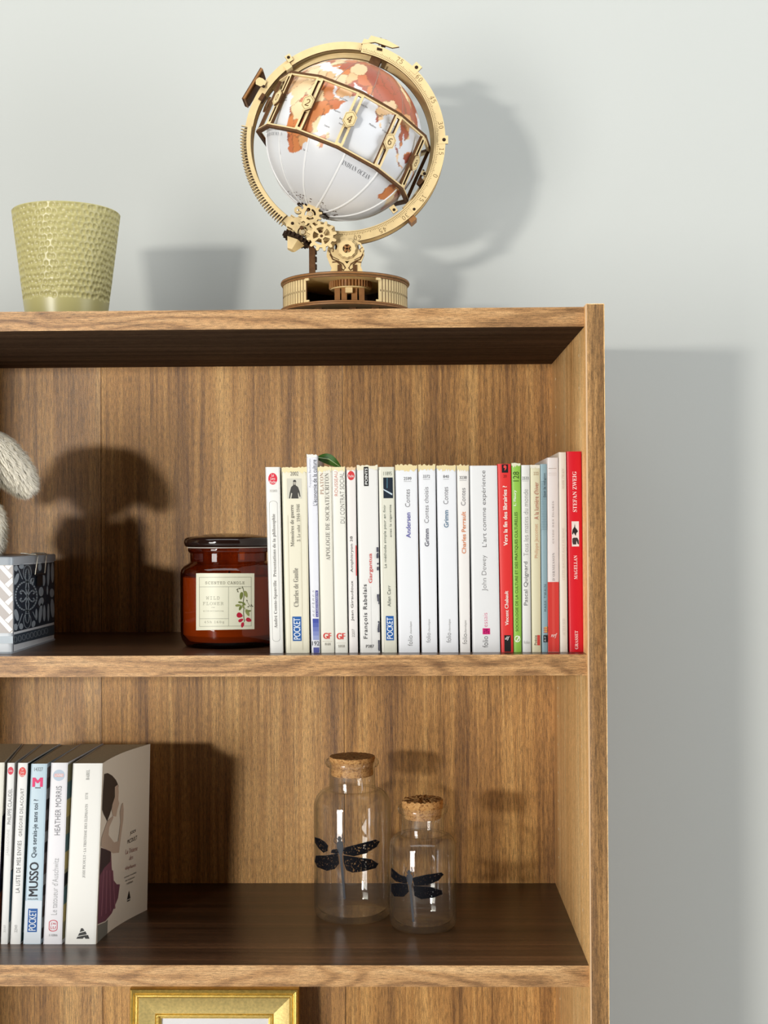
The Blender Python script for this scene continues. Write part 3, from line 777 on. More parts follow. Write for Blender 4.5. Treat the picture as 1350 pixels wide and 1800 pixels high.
# ------------------------------------------------------------------ lower shelf books
GRL = 'paperbacks leaning on the lower shelf'
YL = .0625
def make_lower():
    YBk = YL + .118
    def lb(TL, TR, BR, BL, top, bkx, cover, label, bot=1662, **k):
        xl, xr = (at(q, 1307, YBk)[0] for q in bkx)
        sh = lambda x, d: x + d
        lean = at(BR, bot, YL)[0] - at(TR, top, YL)[0]
        return Book((TL, top), (TR, top), (BR, bot), (BL, bot), YL, .118, cover, label, B1, back=(xl + lean * .55, xr + lean * .55, xr, xl), group=GRL, **k)
    b = lb(-26, 7.6, -6, -40, 1340.5, (-8, 39), (236, 234, 222), 'white paperback cut off by the left edge, its cover showing navy and orange')
    def side_patch(b, y0, y1, d0, d1, col, name='cover_print'):
        g = G(); P = []
        for py, d in ((y1, d0), (y1, d1), (y0, d1), (y0, d0)):
            t = (py - b.py1) / (b.py0 - b.py1)
            a = b.BR + (b.bk[1] - b.BR) * d; c = b.TR + (b.bk[2] - b.TR) * d
            P.append(a + (c - a) * t + np.array((.00012, 0, 0)))
        g.quad(*P); return g.build(name, color_mat(col), b.root)
    side_patch(b, 1436, 1575, .01, .6, (40, 42, 66)); side_patch(b, 1575, 1661, .01, .6, (180, 104, 70))
    b = lb(13.2, 25.4, 13, 1.4, 1341, (40.5, 73), (234, 234, 232), 'thin white paperback with a small red oval and pale grey title, near the left edge')
    b.oval('publisher_mark', .5, 1355, .4, 7, (214, 40, 72)); b.text('publisher_lettering', 'Livre', .25, .75, 1352.5, 1357, WH, up=False)
    b.text('author_lettering', 'PHILIPPE CLAUDEL', .27, .82, 1386.7, 1450, (120, 120, 122))
    b.text('title_lettering', "J'ABANDONNE", .27, .78, 1459, 1505, (190, 190, 190), weight=-.01)
    b.text('shelf_number', '33107', .35, .65, 1628, 1641, (170, 170, 170))
    side_patch(b, 1345, 1530, .02, .5, (206, 206, 204)); side_patch(b, 1535, 1625, .02, .5, (110, 140, 160)); side_patch(b, 1533, 1538, .02, .5, (60, 60, 62))
    b = lb(31.8, 48.3, 35.5, 18, 1341, (74, 106), (236, 236, 234), 'white paperback with a red oval, directly left of the pale blue one')
    b.oval('publisher_mark', .5, 1357.3, .38, 8.8, (222, 62, 58))
    for i, (t, yy) in enumerate((('Le', 1352), ('Livre', 1357.5), ('Poche', 1363))): b.text('publisher_lettering', t, .5 - .09 * (1 + i), .5 + .09 * (1 + i), yy - 2, yy + 2.2, WH, up=False)
    b.text('author_lettering', 'GRÉGOIRE DELACOURT', .30, .74, 1386, 1471, (112, 110, 108), space=1.1)
    b.text('title_lettering', 'LA LISTE DE MES ENVIES', .30, .72, 1479, 1571, (84, 84, 84), space=1.1)
    b.text('shelf_number', '32949', .36, .66, 1628, 1641, (160, 160, 160))
    side_patch(b, 1343, 1660, .02, .9, (44, 62, 60))
    b = lb(55.2, 82.7, 71.2, 41, 1342.5, (107.5, 141), (196, 216, 228), 'pale blue paperback with a large pink M near its top')
    b.patch('pale_foot', 0.01, .99, 1585, 1661, (218, 226, 234))
    b.text('shelf_number', '14327', .2, .75, 1348.9, 1355.6, (112, 122, 130), up=False)
    b.text('author_initial', 'M', .12, .78, 1367, 1383.5, (226, 48, 110), weight=.05, up=False)
    b.patch('rule', .30, .66, 1384.4, 1386, (60, 50, 60))
    b.text('title_lettering', 'Que serais-je sans toi ?', .25, .62, 1405.6, 1509, (44, 62, 76), weight=.02)
    b.text('author_lettering', 'MUSSO', .18, .72, 1516.7, 1577.5, (32, 34, 44), weight=.035)
    b.text('author_lettering', 'GUILLAUME', .14, .76, 1580.5, 1583.5, (80, 86, 96), up=False)
    b.pocket(.2, .76, 1599, 1640.5)
    for i in range(16):
        y = 1350 + i * 19; side_patch(b, y, y + 19, .01, .5, ((120, 110, 108), (86, 70, 66), (160, 160, 158), (60, 52, 52))[i % 4])
    b = lb(90.2, 118.8, 108.3, 76.2, 1340.8, (142.5, 181), (234, 232, 236), 'white paperback with a pale round stamp at top and a red oval near its foot')
    b.oval('stamp', .5, 1363, .36, 10, (186, 200, 216)); b.patch('stamp_band', .22, .78, 1360, 1366, (222, 176, 176)); b.text('stamp_lettering', 'LIVRE', .26, .74, 1361, 1365, (240, 240, 244), up=False)
    b.text('author_lettering', 'HEATHER MORRIS', .36, .70, 1382, 1469, (128, 128, 132))
    b.text('title_lettering', "Le tatoueur d'Auschwitz", .34, .68, 1510, 1610, (166, 166, 168), weight=-.008)
    b.frame('publisher_mark', .26, .74, 1619, 1639.5, .14, .12, (206, 56, 72), rad=20)
    b.text('publisher_lettering', "J'AI", .36, .64, 1623.5, 1628.5, (206, 56, 72), up=False); b.text('publisher_lettering', 'LU', .36, .64, 1630, 1635, (206, 56, 72), up=False)
    b.text('shelf_number', '11006', .3, .76, 1643.8, 1648, (150, 150, 154), up=False)
    for i in range(10):
        y = 1345 + i * 31; side_patch(b, y, y + 31, .01, .7, ((150, 142, 110), (92, 122, 126), (196, 178, 120))[i % 3])
    side_patch(b, 1538, 1568, .01, .3, (38, 38, 40))
    b = lb(128.6, 180.3, 168.3, 114.2, 1341.8, (182, 264), (236, 234, 228), 'thick white paperback with a woman in a mauve dress on its cover', bot=1661.3, bulge=-.006)
    b.text('series_lettering', 'BABEL', .46, .57, 1353, 1371, (120, 120, 116), 'serif', -.004)
    b.text('shelf_number', '1578', .46, .55, 1394, 1405.6, (150, 150, 146), 'serif', -.004)
    b.text('title_lettering', 'JODI PICOULT • LA TRISTESSE DES ÉLÉPHANTS', .45, .57, 1414, 1544, (130, 128, 126), 'serif', -.004)
    for pts in ([(.50, 1633), (.56, 1633), (.62, 1637.5), (.46, 1640)], [(.45, 1641.5), (.65, 1638.5), (.70, 1644), (.41, 1646.5)], [(.40, 1648), (.62, 1645.5), (.74, 1645), (.79, 1651.5), (.66, 1651.5), (.62, 1648.5), (.57, 1651.5), (.36, 1651.5)]):
        b.poly('publisher_mark', pts, (58, 58, 58))
    # cover illustration on the right-hand board, laid on the board's own surface
    BR, TR, bBR, bTR = b.BR, b.TR, b.bk[1], b.bk[2]
    def cov(px, py, lift=.0002):
        best = None
        # walk the ruled board: solve for depth d where the view ray meets it
        lo, hi = 0.0, 1.0
        for _ in range(40):
            d = (lo + hi) / 2
            bul = -.006 * math.sin(PI * d)
            a = BR + (bBR - BR) * d; c = TR + (bTR - TR) * d
            Y = a[1]; p = at(px, py, Y)
            t = (p[2] - a[2]) / (c[2] - a[2])
            x = a[0] + (c[0] - a[0]) * t + bul
            if p[0] > x: lo = d
            else: hi = d
        return np.array((p[0] + lift, Y, p[2]))
    def art(name, pts, col, lift=.0002):
        P = [(q[0] / 4.5, 1290 + q[1] / 4.5) for q in pts]
        g = G()
        for q in strips(P, 2.0): g.quad(*[cov(x, y, lift) for x, y in q])
        return g.build(name, color_mat(col), b.root)
    g = G()
    for i in range(16):
        P = []
        for d_, top in ((i / 16, 0), ((i + 1) / 16, 0), ((i + 1) / 16, 1), (i / 16, 1)):
            p = (TR + (bTR - TR) * d_) if top else (BR + (bBR - BR) * d_)
            P.append(p + np.array((-.006 * math.sin(PI * d_) + .00012, 0, 0)))
        g.quad(*P)
    g.build('cover_ground', color_mat((206, 192, 172)), b.root, smooth=60)
    art('picture_hair', [(822, 318), (850, 310), (885, 330), (915, 365), (935, 410), (930, 470), (905, 500), (890, 560), (865, 640), (845, 690), (815, 630), (806, 600), (812, 450)], (44, 38, 36), .0004)
    art('picture_face', [(905, 420), (930, 400), (936, 460), (932, 520), (940, 550), (925, 600), (915, 655), (890, 650), (880, 600), (885, 560), (905, 500)], (176, 150, 128), .0005)
    art('picture_arm', [(845, 690), (890, 650), (895, 660), (860, 740), (855, 800), (900, 860), (930, 850), (950, 700), (945, 620), (958, 560), (970, 545), (975, 600), (972, 680), (955, 800), (938, 940), (890, 945), (830, 910), (795, 890), (800, 820)], (170, 146, 126), .0005)
    art('picture_dress', [(796, 900), (830, 912), (875, 930), (880, 1050), (890, 1150), (920, 1190), (945, 1190), (930, 1300), (880, 1420), (830, 1480), (770, 1505), (776, 1300), (785, 1100)], (104, 60, 72), .0005)
    art('picture_bodice', [(796, 905), (830, 915), (872, 932), (868, 1010), (820, 1060), (786, 1120)], (52, 40, 44), .0006)
    art('picture_step', [(770, 1515), (830, 1490), (850, 1470), (845, 1595), (800, 1632), (768, 1660)], (112, 108, 98), .0004)
    for k in range(4): art('dress_fold', [(812 + k * 24, 1080), (818 + k * 24, 1080), (800 + k * 36, 1440 - k * 20), (792 + k * 36, 1445 - k * 20)], (134, 84, 94), .0007)
    def cov_text(name, txt, x0, x1, y0, y1, col, style='sans', wt=0, slope=-.5):
        v, fs, _ = glyphs(txt, style, wt)
        g = G(); P = []
        for u, q in v:
            x = x0 + (x1 - x0) * u; y = y1 - (y1 - y0) * q + slope * (x - x0)
            P.append(cov(x / 4.5, 1290 + y / 4.5, .0005))
        g.add(P, fs); return g.build(name, color_mat(col), b.root)
    cov_text('cover_author_lettering', 'JODI', 1026, 1070, 775, 805, (44, 40, 38), wt=.01)
    cov_text('cover_author_lettering', 'PICOULT', 1006, 1082, 840, 872, (44, 40, 38), wt=.01)
    for t, x0, x1, y in (('La Tristesse', 988, 1086, 955), ('des', 1020, 1050, 1000), ('éléphants', 988, 1072, 1085)): cov_text('cover_title_lettering', t, x0, x1, y - 36, y, (134, 74, 74), 'italic', slope=-.35)
    for t, x0, x1, y in (('roman traduit', 978, 1076, 1145), ('de l’américain', 990, 1062, 1170), ('roman', 1000, 1048, 1195)): cov_text('cover_note_lettering', t, x0, x1, y - 14, y, (70, 62, 56), slope=-.45)
    art('boat_mark', [(1018, 1240), (1028, 1300), (1002, 1312), (1010, 1275)], (30, 28, 28), .0006)
    art('boat_mark', [(1002, 1320), (1026, 1308), (1026, 1316), (1004, 1328)], (30, 28, 28), .0006)
make_lower()

# ------------------------------------------------------------------ green hammered pot
def make_pot():
    Yp = .10
    cx = at(117, 547, Yp)[0]; zb = T1; zt = at(117, 377, Yp)[2]
    H = zt - zb; R1 = .0552; R0 = .0404
    na, nz = 520, 150
    zz = np.linspace(0, 1, nz)
    zband = (at(117, 516, Yp - .05)[2] - zb) / H * .93
    aa = np.arange(na) / na * 2 * PI
    Rz = R0 + (R1 - R0) * zz
    # hammered dents, rows of slightly uneven circles
    r_ = random.Random(3); cen = []
    rows = 15; z0 = zband; dz = (1.0 - zband) / rows
    for k in range(rows):
        zc = z0 + dz * (k + .5); n = 56
        for i in range(n):
            cen.append(((i + .5 * (k % 2) + r_.uniform(-.22, .22)) / n * 2 * PI, zc + r_.uniform(-.18, .18) * dz, r_.uniform(.82, 1.12)))
    cen = np.array(cen)
    A, Zg = np.meshgrid(aa, zz)
    disp = np.zeros_like(A)
    rad = .0029
    for k in range(nz):
        if zz[k] < zband - .03: continue
        near = cen[np.abs(cen[:, 1] - zz[k]) * H < .0055]
        if not len(near): continue
        da = (aa[:, None] - near[None, :, 0] + PI) % (2 * PI) - PI
        d2 = (da * Rz[k]) ** 2 + ((zz[k] - near[None, :, 1]) * H) ** 2
        q = 1 - d2 / (rad * near[None, :, 2]) ** 2
        disp[k] = -np.clip(q, 0, None).max(1) * .00125
    fade = np.clip((1 - zz) / .01, 0, 1)
    g = G(); vs = []
    for k in range(nz):
        r = Rz[k] + disp[k] * fade[k]
        for i in range(na): vs.append((cx + r[i] * math.cos(aa[i]), Yp + r[i] * math.sin(aa[i]), zb + zz[k] * H))
    fs = [(k * na + i, k * na + (i + 1) % na, (k + 1) * na + (i + 1) % na, (k + 1) * na + i) for k in range(nz - 1) for i in range(na)]
    g.add(vs, fs)
    m = flat('sage green glazed ceramic', rgb(176, 167, 112), .34, .5, noise=.03, nscale=40)
    t = thing('flower_pot', (cx, Yp, zb), 'sage green ceramic pot with a hammered dimpled surface on top of the bookcase', 'plant pot')
    g.build('hammered_wall', m, t, smooth=50)
    g = G(); g.lathe([(.0001, 0), (R0 - .0005, 0), (R0, .0004)], (cx, Yp, zb), 96)
    g.build('foot', m, t, smooth=40)
    g = G(); g.lathe([(R1, H), (R1 - .0008, H + .0009), (R1 - .0026, H + .0006), (R1 - .0032, H - .001), (R0 - .003, .004), (.0001, .004)], (cx, Yp, zb), 96)
    g.build('inner_wall', m, t, smooth=50)
make_pot()

# ------------------------------------------------------------------ mechanical globe
def make_globe():
    YG = .128
    kp = (YG + ZC) / F
    base_x = at(607, 540, YG)[0]
    t = thing('mechanical_globe', (base_x, YG, T1), 'cut plywood mechanical globe with gears and a ring, standing on the bookcase', 'globe')
    X, Y_, Z_ = np.array((1., 0, 0)), np.array((0, 1., 0)), np.array((0, 0, 1.))
    NF = np.array((0, -1., 0))
    W2 = [M_birch, M_burnt]
    # --- drum base
    c = np.array((base_x, YG, 0))
    def ply(name, R, z0, z1, mats=(M_birch, M_plybrown, M_burnt)):
        g = G()
        h = z1 - z0
        g.lathe([(.0001, 0), (R, 0)], (c[0], c[1], z0), 96, 0)
        g.lathe([(R, 0), (R, h * .22)], (c[0], c[1], z0), 96, 2)
        g.lathe([(R, h * .22), (R + .0003, h * .25), (R + .0003, h * .75), (R, h * .78)], (c[0], c[1], z0), 96, 1)
        g.lathe([(R, h * .78), (R, h)], (c[0], c[1], z0), 96, 2)
        g.lathe([(R, h), (.0001, h)], (c[0], c[1], z0), 96, 0)
        return g.build(name, list(mats), t, smooth=30)
    zb0 = at(607, 527, YG - .069)[2] - .0045
    zt1 = at(607, 476.5, YG - .067)[2]
    ply('base_plate', .0700, zb0, zb0 + .0028)
    ply('base_plate', .0683, zb0 + .0028, zb0 + .0046)
    ply('top_plate', .0660, zt1 - .0050, zt1 - .0026)
    ply('top_plate', .0676, zt1 - .0026, zt1)
    # feet
    for px in (560, 620, 660):
        g = G(); p = at(px, 540, YG - .045); g.box((p[0] - .0035, YG - .05, T1), (p[0] + .0035, YG - .03, zb0)); g.build('foot', M_burnt, t)
    g = G(); p = at(607, 540, YG); g.box((p[0] - .02, YG + .02, T1), (p[0] + .02, YG + .045, zb0)); g.build('foot', M_burnt, t)
    # slats around the drum, an opening in front
    zs0, zs1 = zb0 + .0046, zt1 - .0050
    Rs = .0655
    sl = None
    a_open0, a_open1 = -PI / 2 - .575, -PI / 2 + .58
    n = 100
    for i in range(n):
        a = 2 * PI * i / n - PI / 2
        aw = (a + PI) % (2 * PI) - PI
        if a_open0 < aw < a_open1: continue
        if sl is None:
            g = G()
            q = (np.array((0, 0, 0)))
            hw = .0019
            me_base = np.array((c[0], c[1], 0))
            for dx0, dx1, y1 in ((-hw, hw, 0),):
                g.box((Rs - .0012 + c[0], c[1] + dx0, zs0), (Rs + c[0], c[1] + dx1, zs1), 0)
                g.box((Rs - .0008 + c[0], c[1] + hw - .0003, zs0), (Rs + .0001 + c[0], c[1] + hw + .00055, zs1), 1)
                g.box((Rs + c[0], c[1] - .0004, (zs0 + zs1) / 2 - .001), (Rs + .00012 + c[0], c[1] + .0004, (zs0 + zs1) / 2 + .001), 1)
            sl = g.build('slat', [M_birch, M_burnt], t); sl.rotation_euler.z = a
        else:
            o = sl.copy(); COL.objects.link(o); o.parent = t; o.rotation_euler.z = a
    for a in (a_open0, a_open1):
        g = G()
        for z in (zs0 + .001, zs1 - .001):
            p = c + np.array((math.cos(a) * (Rs + .0006), math.sin(a) * (Rs + .0006), z))
            g.obox(p, (math.sin(a), -math.cos(a), 0), (math.cos(a), math.sin(a), 0), Z_, .0024, .0008, .0012)
        g.build('corner_clip', M_birch, t)
    g = G(); g.lathe([(.045, zs0), (.045, zs1)], (c[0], c[1], 0), 40, 0, a0=.1, a1=PI - .1); g.build('inner_shell', M_dark, t)
    # horizontal gear and its posts in the opening
    def gear2d(r0, r1, n, fill=.5, phase=0, round_=True):
        P = []
        for i in range(n):
            for f, r in ((-.5, r0), (-.30, r0), (-.22, (r0 + r1) / 2), (-.16, r1 - (r1 - r0) * .12), (-.07, r1), (.07, r1), (.16, r1 - (r1 - r0) * .12), (.22, (r0 + r1) / 2), (.30, r0)):
                a = (i + f) / n * 2 * PI + phase
                P.append((r * math.cos(a), r * math.sin(a)))
        return P
    hc = at(616, 505, YG - .030)
    g = G()
    g.plate([gear2d(.0200, .0222, 40), [(.006 * math.cos(a), .006 * math.sin(a)) for a in np.linspace(0, -2 * PI, 17)[:-1]]], hc + np.array((0, 0, .0055)), X, Y_, Z_, .0075, 0, 1)
    g.build('drive_gear', [M_birch, M_plybrown], t)
    g = G(); g.lathe([(.0205, 0), (.0205, .0009), (.007, .0009)], hc + (0, 0, -.0032), 48); g.lathe([(.007, 0), (.0205, 0)], hc + (0, 0, -.0032), 48); g.build('gear_rim', M_birch, t)
    for dx, hw in ((-.013, .0028), (-.006, .0028), (.0045, .003), (.012, .0028)):
        g = G(); g.box((hc[0] + dx - hw, hc[1] - .012, zs0), (hc[0] + dx + hw, hc[1] - .006, hc[2] - .0032)); g.build('gear_post', M_plybrown, t)
    g = G(); g.box((hc[0] - .0045, hc[1] - .017, hc[2] - .0085), (hc[0] + .0028, hc[1] - .013, hc[2] - .003)); g.build('gear_bracket', M_birch, t)

    # --- ring
    cen = at(606, 254, YG)
    def ring_pt(px, py, dy=0): return at(px, py, YG + dy)
    def arc(R0_, R1_, a0, a1, n=72):
        P = [(R1_ * math.cos(a), R1_ * math.sin(a)) for a in np.linspace(a0, a1, n)]
        return P + [(R0_ * math.cos(a), R0_ * math.sin(a)) for a in np.linspace(a1, a0, n)]
    def px2(r): return r * kp
    def annulus(name, r0, r1, yf, th, n=128):
        g = G()
        vs, fs, ms = [], [], []
        for i in range(n):
            a = 2 * PI * i / n
            for r, d in ((r0, 0), (r1, 0), (r1, th), (r0, th)):
                vs.append(cen + X * px2(r) * math.cos(a) + Z_ * px2(r) * math.sin(a) + Y_ * (yf + d))
        for i in range(n):
            j = (i + 1) % n
            for k, mm in ((0, 0), (1, 1), (2, 0), (3, 1)):
                fs.append((i * 4 + k, i * 4 + (k + 1) % 4, j * 4 + (k + 1) % 4, j * 4 + k)); ms.append(mm)
        g.add(vs, fs, ms)
        return g.build(name, W2, t)
    D = math.radians
    annulus('meridian_ring', 163, 176, -.0100, .0028)
    annulus('meridian_ring', 163, 176, .0062, .0028)
    g = G(); g.lathe([(px2(166.5), -.0072), (px2(166.5), .0062)], cen, 128, axis=(X, Z_, Y_)); g.lathe([(px2(170), -.0072), (px2(170), .0062)], cen, 128, axis=(X, Z_, Y_))
    g.build('ring_band', flat('bent plywood band', rgb(204, 172, 118), .55, .3, noise=.06, nscale=120), t, smooth=60)
    def arcplate(name, r0, r1, a0, a1, yf, th, n=72):
        g = G(); g.plate([arc(px2(r0), px2(r1), D(a0), D(a1), n)], cen + Y_ * yf, X, Z_, NF, th); return g.build(name, W2, t)
    arcplate('inner_ring', 151, 163, -48, 142, .0010, .0028)
    arcplate('inner_ring_step', 152.5, 158, 66, 140, -.0018, .0028, 40)
    sp = arcplate('scale_plate', 158, 177, -126, 79, -.0128, .0026, 110)
    # graduation ticks and numerals burnt into the plate
    ys = -.0128 - 2.6e-3 * 0 - .00012
    def rp(r, a, dy=ys): return cen + X * px2(r) * math.cos(D(a)) + Z_ * px2(r) * math.sin(D(a)) + Y_ * dy
    g = G()
    for i in range(0, 205):
        a = -124 + i
        l = 165.0 if i % 5 else 166.5
        da = .10
        g.quad(rp(162, a - da), rp(162, a + da), rp(l, a + da), rp(l, a - da))
    g.build('scale_ticks', M_engrave, sp)
    g = G()
    for i in range(68):
        a = -126 + i * 3; g.quad(rp(160.0, a), rp(160.0, a + 3), rp(160.6, a + 3), rp(160.6, a))
    g.build('scale_line', M_engrave, sp)
    for txt, a in (('75', 55), ('60', 39.5), ('45', 24.5), ('30', 8.7), ('15', -6.8), ('0', -21.6), ('15', -36.8), ('30', -51.5), ('45', -67), ('60', -82.5)):
        v, fs, asp = glyphs(txt, 'mono', -.01)
        g = G(); P = []
        h = 8.0; wl = h * asp * .95
        for u, q in v:
            r = 167 + q * h; ang = a - math.degrees((u - .5) * wl / 170); P.append(rp(r, ang, ys - .00002))
        g.add(P, fs); g.build('scale_numeral', M_engrave, sp)
    g = G(); g.poly([rp(153.5, -31.5, -.0104), rp(157.5, -33.3, -.0104), rp(157.5, -30.2, -.0104)]); g.build('pointer_mark', M_dark, t)
    # tabs with bolt holes
    def lug(px, py, r, yf, hole=3.2, name='lug'):
        p = ring_pt(px, py, 0)
        g = G(); rot = math.atan2(p[2] - cen[2], p[0] - cen[0])
        u = X * math.cos(rot) + Z_ * math.sin(rot); v = -X * math.sin(rot) + Z_ * math.cos(rot)
        rr = px2(r)
        g.plate([[(-rr * 1.6, -rr), (rr, -rr), (rr, rr), (-rr * 1.6, rr)]], p + Y_ * yf, u, v, NF, .0022)
        o = g.build(name, W2, t)
        g = G(); g.lathe([(.0001, .0004), (px2(hole) * .8, .0003), (px2(hole), .0)], p + Y_ * (yf - .0001), 16, axis=(X, Z_, NF)); g.build('bolt_hole', M_dark, o)
    for px, py in ((732, 126), (780, 252)): lug(px, py, 7, -.0131)
    for px, py in ((728, 373), (693, 374)): lug(px, py, 5, -.0131, 2.6)
    lug(509, 108, 5, -.0122, 2.8); lug(746, 310, 4, -.0105, 2.8)
    g = G()
    p = ring_pt(507, 120, -.006); g.obox(p, (.8, 0, .6), (0, 1, 0), (-.6, 0, .8), .0036, .006, .0028); g.build('clip_block', M_birch, t)
    p = ring_pt(725, 388, -.002); g = G(); g.obox(p, (.75, 0, .66), (0, 1, 0), (-.66, 0, .75), .0036, .009, .0028); g.build('clip_block', M_plybrown, t)
    p = ring_pt(461, 173, -.006); g = G(); g.obox(p, (.55, 0, .83), (0, 1, 0), (-.83, 0, .55), .004, .005, .002); g.build('clip_block', M_burnt, t)
    p = ring_pt(739, 321, -.006); g = G(); g.obox(p, (.7, 0, -.7), (0, 1, 0), (.7, 0, .7), .0022, .005, .0034); g.build('clip_block', M_burnt, t)
    # top stop plate and its knob
    g = G(); P = [ring_pt(q[0], q[1]) - cen for q in ((636, 85), (641, 76), (648, 78), (653, 70.5), (680, 78), (702, 90), (690, 92), (660, 82))]
    g.plate([[(p[0], p[2]) for p in P]], cen + Y_ * -.0131, X, Z_, NF, .003); g.build('top_stop', W2, t)
    g = G(); p = ring_pt(667, 86, -.0133); g.plate([[(-.0028, -.001), (.0028, -.0024), (.0030, .0002), (-.0024, .0018)]], p, X, Z_, NF, .0006, 0, 0); g.build('stop_slot', M_dark, t)
    for dx in (-4, 1, 5):
        g = G(); p = ring_pt(672 + dx, 76 - abs(dx - 1) * .3 + dx * .35, -.004); g.obox(p, (.94, 0, -.34), (0, 1, 0), (.34, 0, .94), .0011, .004, .003); g.build('stop_knob', M_dark if dx > 0 else M_screw, t)
    # side bracket, seen on edge
    p = ring_pt(447.5, 155, .002); tx = np.array((.52, 0, .854)); nx = np.array((-.854, 0, .52))
    for k, (off, hw, hl, mm, dpt) in enumerate(((2.5, .0011, .0192, M_burnt, .013), (0, .0011, .0186, M_plybrown, .015), (-2.5, .0011, .017, M_burnt, .011))):
        g = G(); g.obox(p + nx * px2(off), tx, Y_, nx, hl, dpt, hw); g.build('side_plate', mm, t, bevel=.0004)
    g = G(); P = [ring_pt(q[0], q[1]) - cen for q in ((452, 147), (458, 143), (464, 145), (471, 151), (468, 157), (460, 159), (452, 155))]
    g.plate([[(a[0], a[2]) for a in P]], cen + Y_ * -.0128, X, Z_, NF, .0026); lg = g.build('side_lug', W2, t)
    g = G(); p = ring_pt(463.5, 152, -.0130); g.lathe([(.0001, .0003), (px2(2.8), 0)], p, 14, axis=(X, Z_, NF)); g.build('bolt_hole', M_dark, lg)
    # toothed rack on the left of the ring, two layers
    for yf, ph in ((-.0128, 0), (.0000, .5)):
        P = []
        n = 36; a0, a1 = 170, 232
        for i in range(n):
            for f, r in ((0, 171), (.28, 171), (.36, 181.5), (.60, 182.5), (.70, 171.5)):
                a = D(a0 + (a1 - a0) * (i + f + ph * .6) / n); P.append((px2(r) * math.cos(a), px2(r) * math.sin(a)))
        P += [(px2(164) * math.cos(a), px2(164) * math.sin(a)) for a in np.linspace(D(a1), D(a0), 40)]
        g = G(); g.plate([P], cen + Y_ * yf, X, Z_, NF, .0026); rk = g.build('gear_rack', W2, t)
    g = G()
    for i in range(34):
        a = 172 + 60 * i / 34
        g.quad(rp(171.5, a - .12, -.0130), rp(171.5, a + .5, -.0130), rp(176, a + .5, -.0130), rp(176, a - .12, -.0130))
    g.build('rack_notches', M_dark, rk)

    # --- sphere with its printed map
    sc = at(605, 248, YG - .002)
    tilt = math.radians(24.2)
    ax = np.array((math.sin(tilt), 0, math.cos(tilt))); ux = np.array((math.cos(tilt), 0, -math.sin(tilt))); uy = np.array((0, 1.0, 0))
    RS = 137 * kp
    LON0 = 52.0                       # longitude that faces the room
    LAND = [
     [(-17, 15), (-16, 22), (-10, 29), (-6, 35.5), (3, 37), (10, 37), (11, 33.5), (20, 31), (25, 32), (32, 31), (34, 27.5), (37, 21), (39, 15.5), (43, 11.5), (51, 11.8), (49, 6), (44, 1), (40, -4), (39.5, -11), (40.5, -15), (35, -20), (35.5, -24), (32.5, -26), (32, -29), (27, -33.5), (20, -34.8), (18, -33), (17, -29), (14, -22), (12, -17), (13.5, -11), (12, -5), (9, -1), (9.5, 4), (4, 6.3), (-4, 5), (-8, 4.5), (-13, 9)],
     [(44, -25), (47, -25), (50, -15.5), (49, -12), (44, -17), (43.5, -22)],
     [(34, 28), (37, 24), (40, 19), (43, 12.8), (46, 13.5), (52, 16), (57, 19), (59.8, 22.5), (56, 24.5), (54, 24), (51, 25), (50, 29), (57, 27), (61, 25), (66, 25.2), (70, 21), (73, 20), (74, 14), (77.5, 8), (80, 13), (80.5, 15.5), (86, 20), (91, 22.5), (94, 16), (97, 16), (98, 9), (101, 3), (103.5, 1.5), (103, 6), (100, 13), (105, 9), (109, 12), (106, 19), (110, 21), (120, 25), (122, 31), (119, 36), (122, 40), (126, 35), (129, 37), (128, 41), (135, 45), (140, 53), (155, 59), (163, 60), (170, 64), (178, 68), (160, 70), (130, 72), (105, 77), (80, 73), (60, 69), (40, 67), (28, 71), (15, 68), (6, 61), (11, 59), (16, 57), (20, 60), (28, 60), (20, 55), (10, 54), (0, 49), (-2, 44), (-9, 43), (-9, 37), (-2, 37), (5, 43), (12, 44), (17, 40), (23, 37), (28, 41), (27, 37), (36, 36.5), (35, 32)],
     [(80, 9.5), (81.8, 7.5), (81, 6), (80, 6.5)],
     [(114, -22), (114, -34), (118, -35), (125, -33), (131, -32), (136, -35), (140, -38), (147, -39), (153, -30), (153, -25), (145, -15), (142, -11), (140, -17), (136, -12), (130, -12), (125, -15)],
     [(95, 5), (104, -2), (106, -6), (102, -4)], [(109, 1), (117, 7), (118, 1), (115, -4), (110, -2)], [(105, -6.5), (114, -7), (114, -8.5), (106, -7.5)],
     [(131, -1), (141, -3), (150, -10), (140, -8), (135, -4)], [(-60, 5), (-50, 0), (-35, -7), (-40, -20), (-52, -33), (-65, -45), (-70, -18), (-80, -5), (-77, 7)]]
    PAL = [np.array(lin_c) for lin_c in (rgb(228, 192, 148)[:3], rgb(222, 176, 128)[:3], rgb(204, 128, 78)[:3], rgb(196, 116, 76)[:3], rgb(172, 92, 66)[:3], rgb(232, 204, 160)[:3], rgb(214, 158, 104)[:3], rgb(158, 84, 66)[:3])]
    SEA = np.array(rgb(218, 219, 222)[:3]); SOUTH = np.array(rgb(234, 234, 234)[:3]); LINE = np.array(rgb(120, 84, 58)[:3])
    r_ = random.Random(21)
    seeds = np.array([(r_.uniform(-20, 150), r_.uniform(-36, 75)) for _ in range(170)])
    scol = [r_.choice(range(len(PAL))) for _ in seeds]
    for i, (lo, la) in enumerate(seeds):
        if 55 < lo and la > 25: scol[i] = r_.choice((7, 4, 1, 7, 5, 4))
    nlo, nla = 460, 230
    lo = np.linspace(-180, 180, nlo, endpoint=False); la = np.linspace(-90, 90, nla)
    LO, LA = np.meshgrid(lo, la)
    jx = LO + .5 * np.sin(LA * .9) + .3 * np.sin(LO * 2.3 + LA); jy = LA + .4 * np.sin(LO * 1.1) + .3 * np.sin(LA * 2.1 - LO * .7)
    land = np.zeros(LO.shape, bool)
